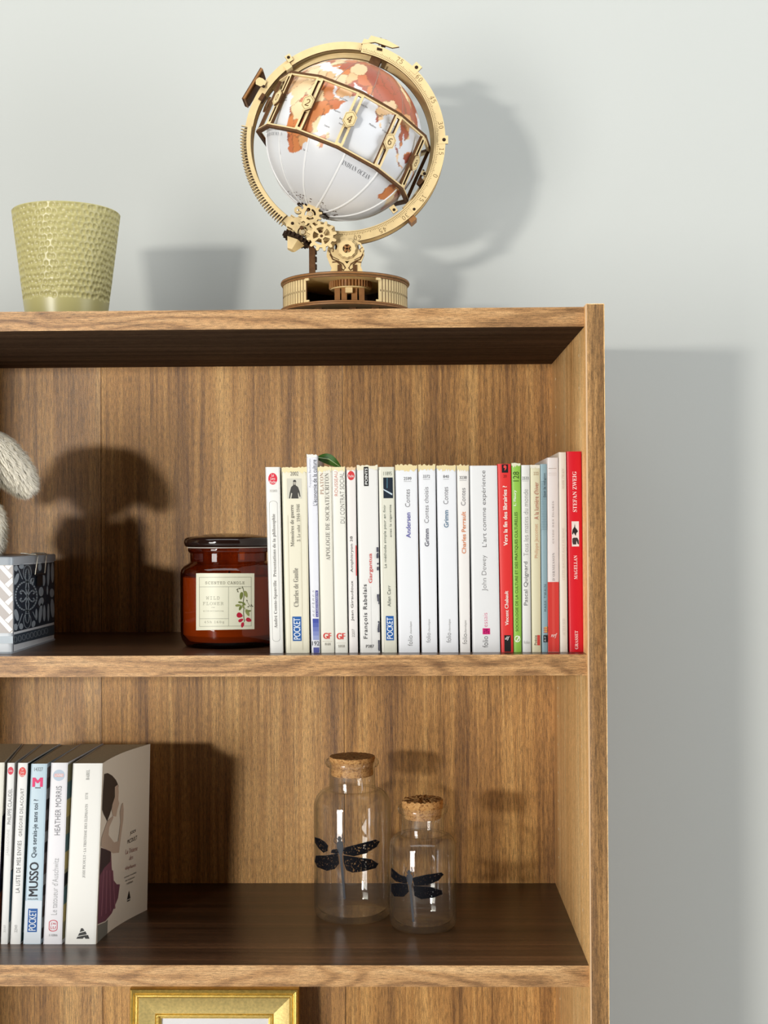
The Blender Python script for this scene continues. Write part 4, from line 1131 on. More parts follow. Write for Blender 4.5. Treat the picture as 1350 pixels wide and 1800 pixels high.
    for P in LAND:
        ins = np.zeros(LO.shape, bool); n = len(P)
        for i in range(n):
            (xa, ya), (xb, yb) = P[i], P[(i + 1) % n]
            if ya == yb: continue
            cnd = ((ya > jy) != (yb > jy)) & (jx < (xb - xa) * (jy - ya) / (yb - ya) + xa)
            ins ^= cnd
        land |= ins
    colr = np.zeros(LO.shape + (3,)); colr[:] = SEA
    sea_n = (np.sin(LO * .11) * np.sin(LA * .13) > .82) & False
    # nearest and second nearest country seed
    idx = np.where(land)
    pts = np.stack([jx[idx], jy[idx]], 1)
    d = np.sqrt(((pts[:, None, :] - seeds[None]) ** 2).sum(2))
    o = np.argsort(d, 1)[:, :2]
    dd = np.take_along_axis(d, o, 1)
    cc = np.array([PAL[scol[k]] for k in o[:, 0]])
    cc[(dd[:, 1] - dd[:, 0]) < .45] = LINE * .6 + cc[(dd[:, 1] - dd[:, 0]) < .45] * .4
    colr[idx] = cc
    gcol = (LA > 50) & ~land
    colr[gcol] = np.array(rgb(206, 196, 186)[:3])
    g = G(); vs = []
    cl, sl_ = np.cos(np.radians(LA)), np.sin(np.radians(LA))
    az = np.radians(LO - LON0)
    Pn = (RS * (cl * np.sin(az))[..., None] * ux + RS * (cl * np.cos(az))[..., None] * (-uy) + RS * sl_[..., None] * ax) + sc
    # facets between the plastic gores below the band
    vs = Pn.reshape(-1, 3)
    fs = [(k * nlo + i, k * nlo + (i + 1) % nlo, (k + 1) * nlo + (i + 1) % nlo, (k + 1) * nlo + i) for k in range(nla - 1) for i in range(nlo)]
    g.add(vs, fs)
    m, nt, pb, N, L = nodes('printed map on white plastic')
    at_ = N('ShaderNodeAttribute', attribute_name='map_print'); L(at_.outputs['Color'], pb.inputs['Base Color'])
    pb.inputs['Roughness'].default_value = .32
    pb.inputs['Subsurface Weight'].default_value = .0
    ob = g.build('globe_sphere', m, t, smooth=180)
    ca = ob.data.color_attributes.new('map_print', 'FLOAT_COLOR', 'POINT')
    arr = np.ones((nlo * nla, 4), np.float32); arr[:, :3] = colr.reshape(-1, 3)
    ca.data.foreach_set('color', arr.ravel())
    def sph(lon, lat, r=RS):
        a = math.radians(lon - LON0); b = math.radians(lat)
        return sc + ux * r * math.cos(b) * math.sin(a) - uy * r * math.cos(b) * math.cos(a) + ax * r * math.sin(b)
    # seams of the white gores
    seam = flat('white plastic seam', rgb(236, 236, 236), .4)
    for k in range(12):
        lon = LON0 + 14 + 30 * k - 180
        g = G(); g.tube([sph(lon, q, RS + .00005) for q in np.linspace(-86, -21, 26)], .0011, 6); g.build('gore_seam', seam, ob, smooth=60)
    seam2 = flat('map gore seam', rgb(150, 120, 104), .5)
    for k in (5, 6, 7):
        lon = LON0 + 14 + 30 * k - 180
        g = G(); g.tube([sph(lon, q, RS + .00001) for q in np.linspace(22, 84, 26)], .00035, 6); g.build('map_seam', seam2, ob, smooth=60)
    def map_text(txt, lon0, lon1, lat, hh, col=(110, 110, 116), style='serif', wt=-.012):
        v, fs, asp = glyphs(txt, style, wt, 1.1)
        g = G(); g.add([sph(lon0 + (lon1 - lon0) * u, lat + hh * q, RS + .00025) for u, q in v], fs)
        g.build('map_lettering', color_mat(col), ob)
    map_text('INDIAN OCEAN', 67, 93, -29, 3.4)
    map_text('SOUTH ATLANTIC OCEAN', -27, 9, -24.5, 2.4, (176, 178, 182))
    for txt, a, b, q in (('Arabian Sea', 60, 67, 14), ('Gulf of Aden', 46, 52, 12), ('INDE', 75, 80, 20), ('Maldives', 72.5, 78, 4), ('Seychelles', 53, 59, -5), ('Mogadiscio', 46, 51, 2), ('Comores', 44, 48, -10), ('Somali', 52, 57, -1.5), ('Sri Lanka', 83, 88, 5), ('Bengale', 86, 92, 12), ('Bangalore', 74, 79, 13), ('Golfe de', -2, 3, 2), ('Guinée', 0, 4, .2), ('Durban', 33, 37, -30.5), ('Maurice', 56, 62, -20.5)):
        map_text(txt, a, b, q, 1.3, (84, 76, 72), 'sans', 0)

    # --- equatorial frame: two twelve-sided hoops, bars and number plates
    RB = 143 * kp
    hb = 49.5 * kp
    az0 = -53.0
    def bp(azd, h, r=RB):
        a = math.radians(azd); return sc + ux * r * math.sin(a) - uy * r * math.cos(a) + ax * h
    for hsgn, nm in ((1, 'frame_hoop'), (-1, 'frame_hoop')):
        for k in range(12):
            a, b = bp(az0 + 30 * k, hb * hsgn), bp(az0 + 30 * (k + 1), hb * hsgn)
            mid = (a + b) / 2; d_ = (b - a); l = np.linalg.norm(d_); d_ /= l
            out = np.cross(d_, ax); out /= np.linalg.norm(out)
            if np.dot(out, mid - sc) < 0: out = -out
            g = G()
            g.obox(mid, d_, ax, out, l / 2 + .0006, .0012, .0022, 0)
            g.obox(mid - ax * hsgn * .0018 + out * .0004, d_, ax, out, l / 2 - .0012, .0008, .0016, 1)
            g.build(nm, [M_burnt, M_birch], t)
    for k in range(12):
        azd = az0 + 30 * k
        a, b = bp(azd, -hb + .001), bp(azd, hb - .001)
        a_ = math.radians(azd); out = ux * math.sin(a_) - uy * math.cos(a_); tan = ux * math.cos(a_) + uy * math.sin(a_)
        H2 = hb - .001
        o = sc + out * (RB + .0012)
        hw = .0041
        loops = [[(-hw, -H2), (hw, -H2), (hw, H2), (-hw, H2)]]
        for s0, s1 in ((-H2 + .0035, -.0085), (.0085, H2 - .0035)):
            loops.append([(-hw * .42, s0), (-hw * .42, s1), (hw * .42, s1), (hw * .42, s0)])
        g = G(); g.plate(loops, o, tan, ax, out, .0034); g.build('frame_bar', W2, t)
        hx = [(.0088 * math.sin(q) * .82, .0088 * math.cos(q)) for q in np.arange(6) * PI / 3]
        hxi = [(x * .86, y * .86) for x, y in hx]
        g = G(); g.plate([hx[::-1]], o + out * .0030, tan, ax, out, .0022); pl = g.build('number_plate', W2, t)
        g = G()
        for i in range(6):
            j = (i + 1) % 6
            s2 = lambda p, f: o + out * .00305 + tan * p[0] * f + ax * p[1] * f
            g.quad(s2(hx[i], .86), s2(hx[j], .86), s2(hx[j], .81), s2(hx[i], .81))
        g.build('plate_outline', M_engrave, pl)
        v, fs, asp = glyphs(str((2 * k) % 24), 'mono')
        hh = .0072; wd = min(hh * asp, .0085)
        g = G(); g.add([o + out * .0031 + tan * (u - .5) * wd + ax * (q - .5) * hh for u, q in v], fs); g.build('plate_numeral', M_engrave, pl)
    # pole bearings
    top = sc + ax * (RS + .001)
    g = G(); g.lathe([(.0001, .002), (.0045, .002), (.0045, -.002)], top, 20, axis=(ux, uy, ax)); g.build('pole_pin', M_dark, t)
    g = G(); p = at(657, 116, YG - .004); g.obox(p, ux, uy, ax, .0055, .006, .0075, 0); g.build('pole_bracket', M_burnt, t)
    g = G(); p = at(667, 119, YG - .0105); g.obox(p, ux, uy, ax, .0006, .0006, .0045, 0); g.build('pole_wire', M_screw, t)
    bot = sc - ax * (RS - .004)
    g = G(); g.plate([gear2d(.0150, .0185, 22)], bot - ax * .0006, ux, uy, ax, .0028, 1, 1); g.build('crown_gear', [M_birch, M_dark], t)
    g = G(); g.plate([gear2d(.0150, .0172, 22, phase=.14)], bot + ax * .0022, ux, uy, ax, .0026, 1, 1); g.build('crown_gear', [M_birch, M_burnt], t)
    g = G(); g.tube([bot - ax * .003, sc - ax * (164 * kp)], .0035, 12); g.build('axle', M_burnt, t)
    g = G()
    for i in range(70):
        lon = LON0 + r_.uniform(-80, 80); lat = -r_.uniform(66, 74); s_ = r_.uniform(.3, 1.0)
        P = [sph(lon + dx * s_ / .3, lat + dy * s_, RS + .0002) for dx, dy in ((-.8, -.4), (.6, -.6), (.9, .5), (-.3, .6))]
        g.quad(*P)
    g.build('map_specks', M_engrave, ob)

    # --- gear train in front
    def wheel(name, px, py, r_out, n, dy, holes, phase=0, depth=.0028, hub=True):
        o = at(px, py, YG + dy); R1_ = r_out * kp; R0_ = R1_ * .76
        loops = [gear2d(R0_, R1_, n, phase=phase)] + holes(R0_)
        g = G(); g.plate(loops, o, X, Z_, NF, depth); w_ = g.build(name, W2, t)
        if hub:
            g = G(); g.lathe([(.0001, .0016), (.0022, .0014), (.0027, .0008), (.0027, 0)], o, 16, axis=(X, Z_, NF)); g.build('hub_screw', flat('pale screw head', rgb(206, 186, 150), .4, .5), w_, smooth=40)
        return w_
    def slots(R, n=3, a=.62, b=.40, span=.72):
        out = []
        for k in range(n):
            c0 = 2 * PI * k / n + .5
            A_ = np.linspace(c0 - PI / n * span, c0 + PI / n * span, 9)
            out.append([(R * a * math.cos(q), R * a * math.sin(q)) for q in A_[::-1]] + [(R * b * math.cos(q), R * b * math.sin(q)) for q in A_])
        return out
    wheel('small_gear', 545.3, 376.7, 21, 12, -.0215, lambda R: slots(R), .1)
    wheel('small_gear', 532.7, 408, 19.5, 10, -.0185, lambda R: slots(R, 3, .66, .45), .3)
    wheel('spoked_gear', 565.3, 414.7, 26.5, 12, -.0245, lambda R: slots(R, 5, .76, .28, .70), .2, hub=False)
    g = G(); p = at(565.3, 414.7, YG - .0245); g.lathe([(.0001, .0006), (.0014, .0004), (.0016, 0)], p, 14, axis=(X, Z_, NF)); g.build('gear_axle', M_burnt, t)
    for px, py, r in ((545, 377, 1.4), (533, 408, 1.4), (565, 415, 2)):
        g = G(); a = at(px, py, YG); g.tube([(a[0], YG - .0215, a[2]), (a[0], YG - .004, a[2])], .002, 10); g.build('gear_axle', M_burnt, t)
    g = G(); P = [at(q[0], q[1], YG - .0165) for q in ((502, 395), (512, 384), (530, 380), (556, 386), (588, 398), (590, 412), (575, 424), (545, 420), (520, 410), (506, 404))]
    o = P[0]; g.plate([[(p[0] - o[0], p[2] - o[2]) for p in P]], o, X, Z_, NF, .0026); cp = g.build('carrier_plate', W2, t)
    g = G(); p = at(514, 392.5, YG - .0168); g.lathe([(.0001, .0003), (.0017, .0)], p, 14, axis=(X, Z_, NF)); g.build('bolt_hole', M_dark, cp)
    g = G()
    for a_, b_ in (((505, 399), (522, 404)), ((504, 403), (518, 410))):
        qa, qb = at(*a_, YG - .0168), at(*b_, YG - .0168); g.tube([qa, (qa + qb) / 2 + (0, 0, -.0012), qb], .0007, 5)
    g.build('carved_line', M_engrave, cp)
    g = G(); p = at(524, 369, YG - .013); g.plate([[(px2(7) * math.cos(a), px2(6.5) * math.sin(a)) for a in np.linspace(0, 2 * PI, 21)[:-1]]], p, X, Z_, NF, .004); lg = g.build('idler_lug', W2, t)
    g = G(); g.lathe([(.0001, .0004), (.0013, .0)], p + NF * .0001, 12, axis=(X, Z_, NF)); g.build('lug_screw', M_screw, lg)
    # neck from the ring down to the base: carved scroll bracket, front and back, with a scalloped medallion
    SCR = [(577, 433), (583, 428), (590, 426), (600, 421), (612, 419), (625, 422), (634, 427), (640, 436), (640, 446), (634, 456), (640, 446), (641, 452), (636, 462), (634, 468), (637, 477), (580, 478), (583, 472), (580, 466), (576, 459), (573, 450), (576, 441)]
    SCR = [(577, 433), (585, 427), (600, 421), (612, 419), (625, 422), (634, 427), (640, 437), (640, 448), (635, 461), (634, 468), (638, 478), (580, 478), (583, 472), (579, 463), (574, 450), (575, 440)]
    for dy in (-.0150, .006):
        P = [at(q[0], q[1], YG + dy) for q in SCR]; o = P[0]
        loops = [[(p[0] - o[0], p[2] - o[2]) for p in P]]
        for hx_, hy_ in ((590, 434), (631, 434)):
            q = at(hx_, hy_, YG + dy) - o; loops.append([(q[0] + .0016 * math.cos(a), q[2] + .003 * math.sin(a)) for a in np.linspace(0, 2 * PI, 13)[:-1]])
        q = [at(a, b_, YG + dy) - o for a, b_ in ((606, 459), (614, 459), (610, 463.5))]; loops.append([(p[0], p[2]) for p in q])
        g = G(); g.plate(loops, o, X, Z_, NF, .0034); br = g.build('scroll_bracket', W2, t)
        if dy < 0:
            def curl(pts, r=.0006):
                g = G(); g.tube([at(a, b_, YG + dy - .0002) for a, b_ in pts], r, 6); g.build('carved_line', M_burnt, br)
            curl([(580, 447), (585, 456), (594, 459), (603, 464), (607, 471), (604, 475), (600, 472)], .0007)
            curl([(638, 447), (633, 456), (625, 459), (617, 464), (613, 471), (616, 475), (620, 472)], .0007)
            curl([(578, 440), (584, 451), (596, 457)], .0004); curl([(640, 440), (635, 451), (623, 457)], .0004)
            curl([(584, 461), (592, 460), (600, 466)], .0007); curl([(635, 461), (627, 460), (620, 466)], .0007)
            curl([(581, 435), (586, 438), (585, 443)], .0005); curl([(637, 435), (632, 438), (634, 443)], .0005)
            for px in (597, 624):
                g = G(); p = at(px, 471, YG + dy); g.box((p[0] - .0022, p[1] - .0012, p[2] - .0036), (p[0] + .0022, p[1], p[2] + .0032)); g.build('tenon', M_burnt, br)
    for r, dy, mm in ((17.5, -.0172, 0), (15, -.0196, 0)):
        P = []
        for i in range(72):
            a = 2 * PI * i / 72; rr = r * kp * (1 + .035 * math.cos(12 * a)); P.append((rr * math.cos(a), rr * math.sin(a)))
        hole = [[(.0046 * math.cos(a), .0046 * math.sin(a)) for a in np.linspace(0, 2 * PI, 17)[:-1]]] if r == 15 else []
        g = G(); g.plate([P] + hole, at(610, 437, YG + dy), X, Z_, NF, .0024); g.build('medallion', W2, t)
    g = G(); p = at(610, 437, YG - .0196)
    for s_ in (1, -1):
        d_ = np.array((.66, 0, .75 * s_)); g.obox(p + Y_ * .0008, d_, Y_, np.cross(d_, Y_), .0046, .0006, .0010)
    g.build('cross_key', M_plybrown, t)
    g = G(); a = at(610, 437, YG); g.tube([(a[0], YG - .018, a[2]), (a[0], YG + .009, a[2])], .0045, 14); g.build('pivot', M_burnt, t)
    g = G(); p = at(610, 450, YG - .004); g.box((p[0] - .012, YG - .0116, zt1), (p[0] + .012, YG + .006, at(610, 432, YG)[2])); g.build('neck_block', M_burnt, t)
    # post, its foot and the bevel pinion on its left
    g = G(); p, q = at(549, 478, YG - .012), at(549, 437, YG - .012); g.box((p[0] - .0032, YG - .0150, zt1), (p[0] + .0032, YG - .009, q[2])); g.build('post', M_burnt, t)
    for dx, hz in ((-.0062, .0058), (.0064, .0054)):
        g = G(); g.box((p[0] + dx - .0024, YG - .016, zt1), (p[0] + dx + .0024, YG - .008, zt1 + hz)); g.build('post_foot', M_burnt, t)
    for k in range(3):
        g = G(); z = q[2] - .006 - k * .008; g.box((p[0] + .0032, YG - .0156, z), (p[0] + .0048, YG - .0095, z + .005)); g.build('post_rib', M_dark, t)
    cA = at(519, 424, YG - .012); pa = np.array((-.42, -.15, -.89)); pa /= np.linalg.norm(pa)
    pu = np.cross(pa, Y_); pu /= np.linalg.norm(pu); pv = np.cross(pa, pu)
    g = G(); g.plate([gear2d(.0125, .0152, 18)], cA, pu, pv, pa, .0042, 1, 1); g.build('bevel_gear', [M_birch, M_dark], t)
    g = G(); 
    pr = [(.0108, 0), (.0046, .0105), (.0001, .0105)]
    g.lathe(pr, cA + pa * .0004, 5, 0, axis=(pu, pv, pa)); g.build('pinion_cone', M_birch, t)
    g = G(); g.tube([cA, at(549, 432, YG - .012)], .0024, 8); g.build('pinion_shaft', M_dark, t)
    g = G(); g.tube([at(549, 437, YG - .012) + (0, 0, -.001), at(540, 420, YG - .010)], .0030, 8); g.build('post_arm', M_burnt, t)
make_globe()

# ------------------------------------------------------------------ candle jar
def make_candle():
    Yc = .1085; R = .0496
    cx = at(402.0, 1060, Yc)[0]; cz = Mi1
    t = thing('candle_jar', (cx, Yc, cz), 'amber glass scented candle with a dark domed lid and cream label, left of the books', 'candle')
    zz = lambda y: at(394, y, Yc)[2] - cz
    k = (Yc + ZC) / F
    amber = see_through('amber glass', (.48, .185, .05, 1), (.10, .03, .008, 1), rough=.015, power=2.2)
    g = G()
    prof = [(.0001, .0), (R - .0075, .0), (R - .0055, .0008), (R - .0012, .0075), (R, .0125), (R, zz(1006)), (R - .0006, zz(1001)), (R - .0035, zz(994)), (R - .0085, zz(989)), (67 * k, zz(986)), (67 * k, zz(972)), (69 * k, zz(970.5)), (71 * k, zz(967)), (70.5 * k, zz(963.5)), (67.5 * k, zz(962.6))]
    g.lathe(prof, (cx, Yc, cz), 96); g.build('jar', amber, t, smooth=40)
    g = G(); Rw = R - .0028
    g.lathe([(.0001, .006), (Rw - .006, .006), (Rw, .0125), (Rw, zz(1014)), (Rw - .001, zz(1013)), (.0001, zz(1013) - .001)], (cx, Yc, cz), 96)
    g.build('wax', flat('cream candle wax', rgb(240, 214, 170), .5, .4), t, smooth=40)
    g = G(); g.tube([(cx, Yc, cz + zz(1013)), (cx + .0008, Yc, cz + zz(1004))], .0008, 6); g.build('wick', M_dark, t)
    g = G(); g.lathe([(68.5 * k, zz(962.8)), (72 * k, zz(962.4)), (72 * k, zz(961.2)), (68.5 * k, zz(961))], (cx, Yc, cz), 64); g.build('seal', flat('translucent seal', rgb(196, 190, 180), .4), t, smooth=40)
    g = G()
    g.lathe([(.0001, zz(961)), (67.5 * k, zz(961)), (74.5 * k, zz(960.3)), (77 * k, zz(957.5)), (78 * k, zz(952.5)), (77 * k, zz(947.5)), (73.5 * k, zz(944.6)), (65.5 * k, zz(943)), (50 * k, zz(940.5)), (32 * k, zz(938.2)), (.0001, zz(937))], (cx, Yc, cz), 96)
    g.build('lid', flat('dark brown glossy glass', rgb(34, 20, 15), .08, .6), t, smooth=50)
    # label on the front of the jar
    RL = R + .0003
    mp = lambda x, y, e=0: on_cyl(300 + x / 6.75, 900 + y / 6.75, (cx, Yc), RL + e)
    LB = color_mat((232, 230, 206))
    g = G()
    for q in strips([(302, 728), (350, 726), (993, 728), (993, 1390), (302, 1404)], 24): g.quad(*[mp(*p) for p in q])
    lab = g.build('label', LB, t)
    LN = color_mat((112, 112, 96))
    def line(pts, wd, name='label_rule', mat=LN, closed=False, e=.0001):
        D_ = []
        for a, b in zip(pts[:-1], pts[1:]):
            n = max(1, int(abs(b[0] - a[0]) / 30)); D_ += [(a[0] + (b[0] - a[0]) * i / n, a[1] + (b[1] - a[1]) * i / n) for i in range(n)]
        D_.append(pts[-1])
        g = G()
        for q in stroke_quads(D_, wd): g.quad(*[mp(p[0], p[1], e) for p in q])
        return g.build(name, mat, lab)
    line([(340, 776), (957, 774), (957, 1352), (343, 1358), (340, 776)], 3.2)
    line([(340, 890), (957, 887)], 3.2); line([(687, 888), (687, 1353)], 3); line([(343, 1267), (687, 1264)], 3)
    def txt(s_, x0, x1, y0, y1, wt=-.008, st='mono'):
        v, fs, _ = glyphs(s_, st, wt, 1.15)
        g = G(); g.add([mp(x0 + (x1 - x0) * u, y1 - (y1 - y0) * q, .00012) for u, q in v], fs); g.build('label_lettering', color_mat((120, 118, 98)), lab)
    txt('SCENTED CANDLE', 410, 876, 824, 858, .0); txt('WILD', 420, 580, 1002, 1040, -.015); txt('FLOWER', 382, 626, 1068, 1104, -.015)
    txt('THE', 484, 526, 1128, 1138); txt('wild collection', 385, 628, 1164, 1182); txt('45h 160g', 400, 634, 1292, 1326, -.01)
    STM, LF, LF2, RD = color_mat((84, 84, 56)), color_mat((116, 126, 62)), color_mat((146, 152, 88)), color_mat((190, 34, 62))
    line([(850, 885), (862, 920), (872, 980), (862, 1060), (868, 1140), (864, 1200), (874, 1300)], 8, 'flower_stem', STM, e=.00013)
    for a in ([(872, 1130), (905, 1180)], [(866, 1070), (835, 1072)], [(862, 1100), (810, 1110)], [(866, 1230), (840, 1235)], [(874, 1285), (905, 1280)], [(874, 1295), (855, 1330)], [(900, 1050), (940, 1120), (960, 1110)], [(860, 900), (800, 905), (790, 950)], [(815, 900), (780, 920)], [(935, 1110), (915, 1125)], [(940, 1120), (975, 1115)]): line(a, 4, 'flower_stem', STM, e=.00013)
    def leafp(cx_, cy_, rx, ry, rot, mat, nm='leaf_print'):
        P = [(cx_ + (math.cos(a) * rx * math.cos(rot) - math.sin(a) * ry * (1 - .25 * math.cos(a)) * math.sin(rot)), cy_ + (math.cos(a) * rx * math.sin(rot) + math.sin(a) * ry * (1 - .25 * math.cos(a)) * math.cos(rot))) for a in np.linspace(0, 2 * PI, 19)[:-1]]
        g = G()
        for q in strips(P, 12): g.quad(*[mp(p[0], p[1], .00014) for p in q])
        g.build(nm, mat, lab)
    for a in ((838, 995, 46, 20, 1.75, LF), (892, 975, 42, 20, 1.2, LF2), (830, 1072, 30, 11, .1, LF), (800, 1108, 34, 14, -.1, LF2), (826, 1140, 30, 15, 2.0, LF), (870, 1090, 24, 13, .7, LF), (862, 1125, 24, 12, 1.2, LF2), (912, 1195, 44, 20, 1.15, LF2), (925, 1175, 30, 12, -.1, LF)): leafp(*a)
    for a in ((818, 1225, 36, 30, .3, RD), (832, 1285, 32, 18, -.5, RD), (926, 1280, 34, 24, .4, RD), (852, 1340, 32, 18, 1.8, RD)): leafp(*a, nm='petal_print')
    for a in ((790, 925, 9, 5, .5), (800, 945, 9, 5, 1.2), (820, 910, 9, 5, 0), (905, 1050, 10, 6, .9), (920, 1125, 9, 6, .2), (958, 1105, 10, 6, 1.2), (972, 1118, 9, 5, .3)): leafp(*a, STM)
make_candle()

# ------------------------------------------------------------------ glass bottles
M_cork = None
def make_cork_mat():
    m, nt, p, N, L = nodes('pressed cork')
    tc = N('ShaderNodeTexCoord'); vo = N('ShaderNodeTexVoronoi', ins={'Scale': 620.0}); nz = N('ShaderNodeTexNoise', ins={'Scale': 900.0, 'Detail': 3.0})
    L(tc.outputs['Object'], vo.inputs['Vector']); L(tc.outputs['Object'], nz.inputs['Vector'])
    cr = N('ShaderNodeValToRGB'); e = cr.color_ramp.elements
    e[0].position = .2; e[0].color = rgb(120, 78, 40); e[1].position = .75; e[1].color = rgb(214, 164, 102); k = e.new(.45); k.color = rgb(196, 140, 80)
    sp = N('ShaderNodeSeparateColor'); L(vo.outputs['Color'], sp.inputs[0])
    mx = N('ShaderNodeMath', operation='ADD'); mu = N('ShaderNodeMath', operation='MULTIPLY'); mu.inputs[1].default_value = .55
    L(sp.outputs[0], mu.inputs[0]); mv = N('ShaderNodeMath', operation='MULTIPLY'); mv.inputs[1].default_value = .6; L(nz.outputs['Fac'], mv.inputs[0])
    L(mu.outputs[0], mx.inputs[0]); L(mv.outputs[0], mx.inputs[1]); L(mx.outputs[0], cr.inputs[0]); L(cr.outputs[0], p.inputs['Base Color'])
    b = N('ShaderNodeBump', ins={'Strength': .6, 'Distance': .0008}); L(mx.outputs[0], b.inputs['Height']); L(b.outputs[0], p.inputs['Normal'])
    p.inputs['Roughness'].default_value = .85
    return m
M_cork = make_cork_mat()
M_clear = see_through('clear bottle glass', (.97, .97, .96, 1), (.26, .30, .22, 1), gloss=.055, rough=.02, power=4, haze=.010)
M_clearin = see_through('clear bottle glass, inner wall', (.98, .98, .97, 1), (.5, .54, .46, 1), gloss=.045, rough=.02, power=5, haze=.006)
def make_print_mat():
    m, nt, p, N, L = nodes('blue-black stamped ink')
    p.inputs['Base Color'].default_value = rgb(8, 9, 16); p.inputs['Roughness'].default_value = .7; p.inputs['Specular IOR Level'].default_value = .15
    tc = N('ShaderNodeTexCoord'); nz = N('ShaderNodeTexNoise', ins={'Scale': 520.0, 'Detail': 4.0, 'Roughness': .7}); L(tc.outputs['Object'], nz.inputs['Vector'])
    vo = N('ShaderNodeTexVoronoi', feature='DISTANCE_TO_EDGE', ins={'Scale': 330.0}); L(tc.outputs['Object'], vo.inputs['Vector'])
    a = N('ShaderNodeMapRange', ins={1: .58, 2: .63, 3: 1.0, 4: .12}); L(nz.outputs['Fac'], a.inputs[0])
    L(a.outputs[0], p.inputs['Alpha'])
    s = bpy.data.materials.new('blue-black solid ink'); s.use_nodes = True
    q = s.node_tree.nodes['Principled BSDF']; q.inputs['Base Color'].default_value = rgb(14, 18, 32); q.inputs['Roughness'].default_value = .5
    return m, s
M_ink, M_inks = make_print_mat()
def make_bottle(cpx, Yc, kpx, label, P, wings, body, rough_top=.0003, tilt=0.0):
    """P: radii in pixels and heights given as photo rows on the bottle's axis"""
    cx = at(cpx, 1600, Yc)[0]; cz = B1
    k = (Yc + ZC) / F
    t = thing('glass_bottle', (cx, Yc, cz), label, 'bottle', 'corked glass bottles on the lower shelf')
    zz = lambda y: at(cpx, y, Yc)[2] - cz
    Rb, Rn, Rl, Rc = (q * k for q in P['r'])
    yl0, yl1, yn, ys, yb = P['y']        # lip top, lip bottom, foot of neck, shoulder end, straight wall end
    outer = [(.0001, .0006), (Rb - .009, .0004), (Rb - .005, 0), (Rb - .0022, .0012), (Rb - .0006, .004), (Rb, .0085), (Rb, zz(ys + 4))]
    for i in range(1, 10):
        a = PI / 2 * i / 9
        outer.append((Rn + .001 + (Rb - Rn - .001) * math.cos(a), zz(ys + 4) + (zz(yn) - zz(ys + 4)) * math.sin(a) ** 1.0))
    outer += [(Rn + .0003, zz(yn - 2)), (Rn, zz(yn - 5)), (Rn, zz(yl1 + 3)), (Rn + .0008, zz(yl1 + 1)), (Rl - .0008, zz(yl1)), (Rl, zz((yl0 * .35 + yl1 * .65))), (Rl, zz(yl0 * .7 + yl1 * .3)), (Rl - .0012, zz(yl0)), (Rn + .0008, zz(yl0 + .5))]
    w_ = .0022
    inner = [(Rn - w_ + .0018, zz(yl0 + 2)), (Rn - w_, zz(yl1 + 4)), (Rn - w_, zz(yn - 4))]
    for i in range(9, 0, -1):
        a = PI / 2 * i / 9
        inner.append((Rn - w_ + (Rb - Rn) * math.cos(a), zz(ys + 4) - .001 + (zz(yn) - zz(ys + 4)) * math.sin(a)))
    inner += [(Rb - w_, zz(ys + 4)), (Rb - w_, .013), (Rb - w_ - .003, .0075), (Rb - w_ - .010, .005), (.0001, .0062)]
    g = G(); g.lathe(outer, (cx, Yc, cz), 96); g.build('bottle_glass', M_clear, t, smooth=45)
    g = G(); g.lathe(inner, (cx, Yc, cz), 96); g.build('inner_glass', M_clearin, t, smooth=45)
    # cork
    n = 64; r_ = random.Random(int(cpx))
    yt, ybm = P['cork']
    vs, fs = [], []
    rows = [(Rc * .90, zz(ybm)), (Rc * .93, zz(ybm) + .001), (Rn - w_ - .0002, zz(yl1)), (min(Rn - w_ + .0014, Rc), zz(yl0 + 2)), (Rc, zz(yl0 - 2)), (Rc, zz(yt) - .0006), (Rc * .985, zz(yt)), (Rc * .8, zz(yt) + .0001), (Rc * .6, zz(yt)), (Rc * .4, zz(yt)), (Rc * .2, zz(yt))]
    for j, (r, h) in enumerate(rows):
        for i in range(n):
            a = 2 * PI * i / n
            dr = r_.uniform(-1, 1) * (.0003 if j > 3 else .0001); dh = r_.uniform(-1, 1) * rough_top if j > 5 else 0
            vs.append((cx + (r + dr) * math.cos(a), Yc + (r + dr) * math.sin(a), cz + h + dh + (math.cos(a) * r * tilt if j > 3 else 0)))
    for j in range(len(rows) - 1):
        for i in range(n): fs.append((j * n + i, j * n + (i + 1) % n, (j + 1) * n + (i + 1) % n, (j + 1) * n + i))
    fs.append(tuple(range(n))[::-1]); fs.append(tuple((len(rows) - 1) * n + i for i in range(n)))
    g = G(); g.add(vs, fs); g.build('cork_stopper', M_cork, t, smooth=35)
    # stamped dragonfly on the outside of the glass
    fx = lambda p: (520 + p[0] / 4.21875, 1290 + p[1] / 4.21875)
    mp = lambda p: on_cyl(p[0], p[1], (cx, Yc), Rb + .00025)
    root = None
    for w in wings:
        g = G()
        for q in strips([fx(p) for p in w], 1.5): g.quad(*[mp(p) for p in q])
        g.build('wing_print', M_ink, t)
    g = G()
    for poly in body:
        for q in strips([fx(p) for p in poly], 1.5): g.quad(*[mp(p) for p in q])
    g.build('dragonfly_print', M_inks, t)
    # the wings' thick leading edges and veins
    g = G()
    for w in wings:
        for a, b in zip(w[:3], w[1:4]):
            for q in stroke_quads([fx(a), fx(b)], 1.3): g.quad(*[mp(p) for p in q])
        c0 = fx(((w[0][0] + w[-1][0]) / 2, (w[0][1] + w[-1][1]) / 2))
        for p in w[2:-2]:
            d = fx(p)
            for s_ in range(6):
                a = [c0[0] + (d[0] - c0[0]) * s_ / 6, c0[1] + (d[1] - c0[1]) * s_ / 6]; b = [c0[0] + (d[0] - c0[0]) * (s_ + 1) / 6, c0[1] + (d[1] - c0[1]) * (s_ + 1) / 6]
                for q in stroke_quads([a, b], .55): g.quad(*[mp(p_) for p_ in q])
    g.build('wing_veins', M_inks, t)
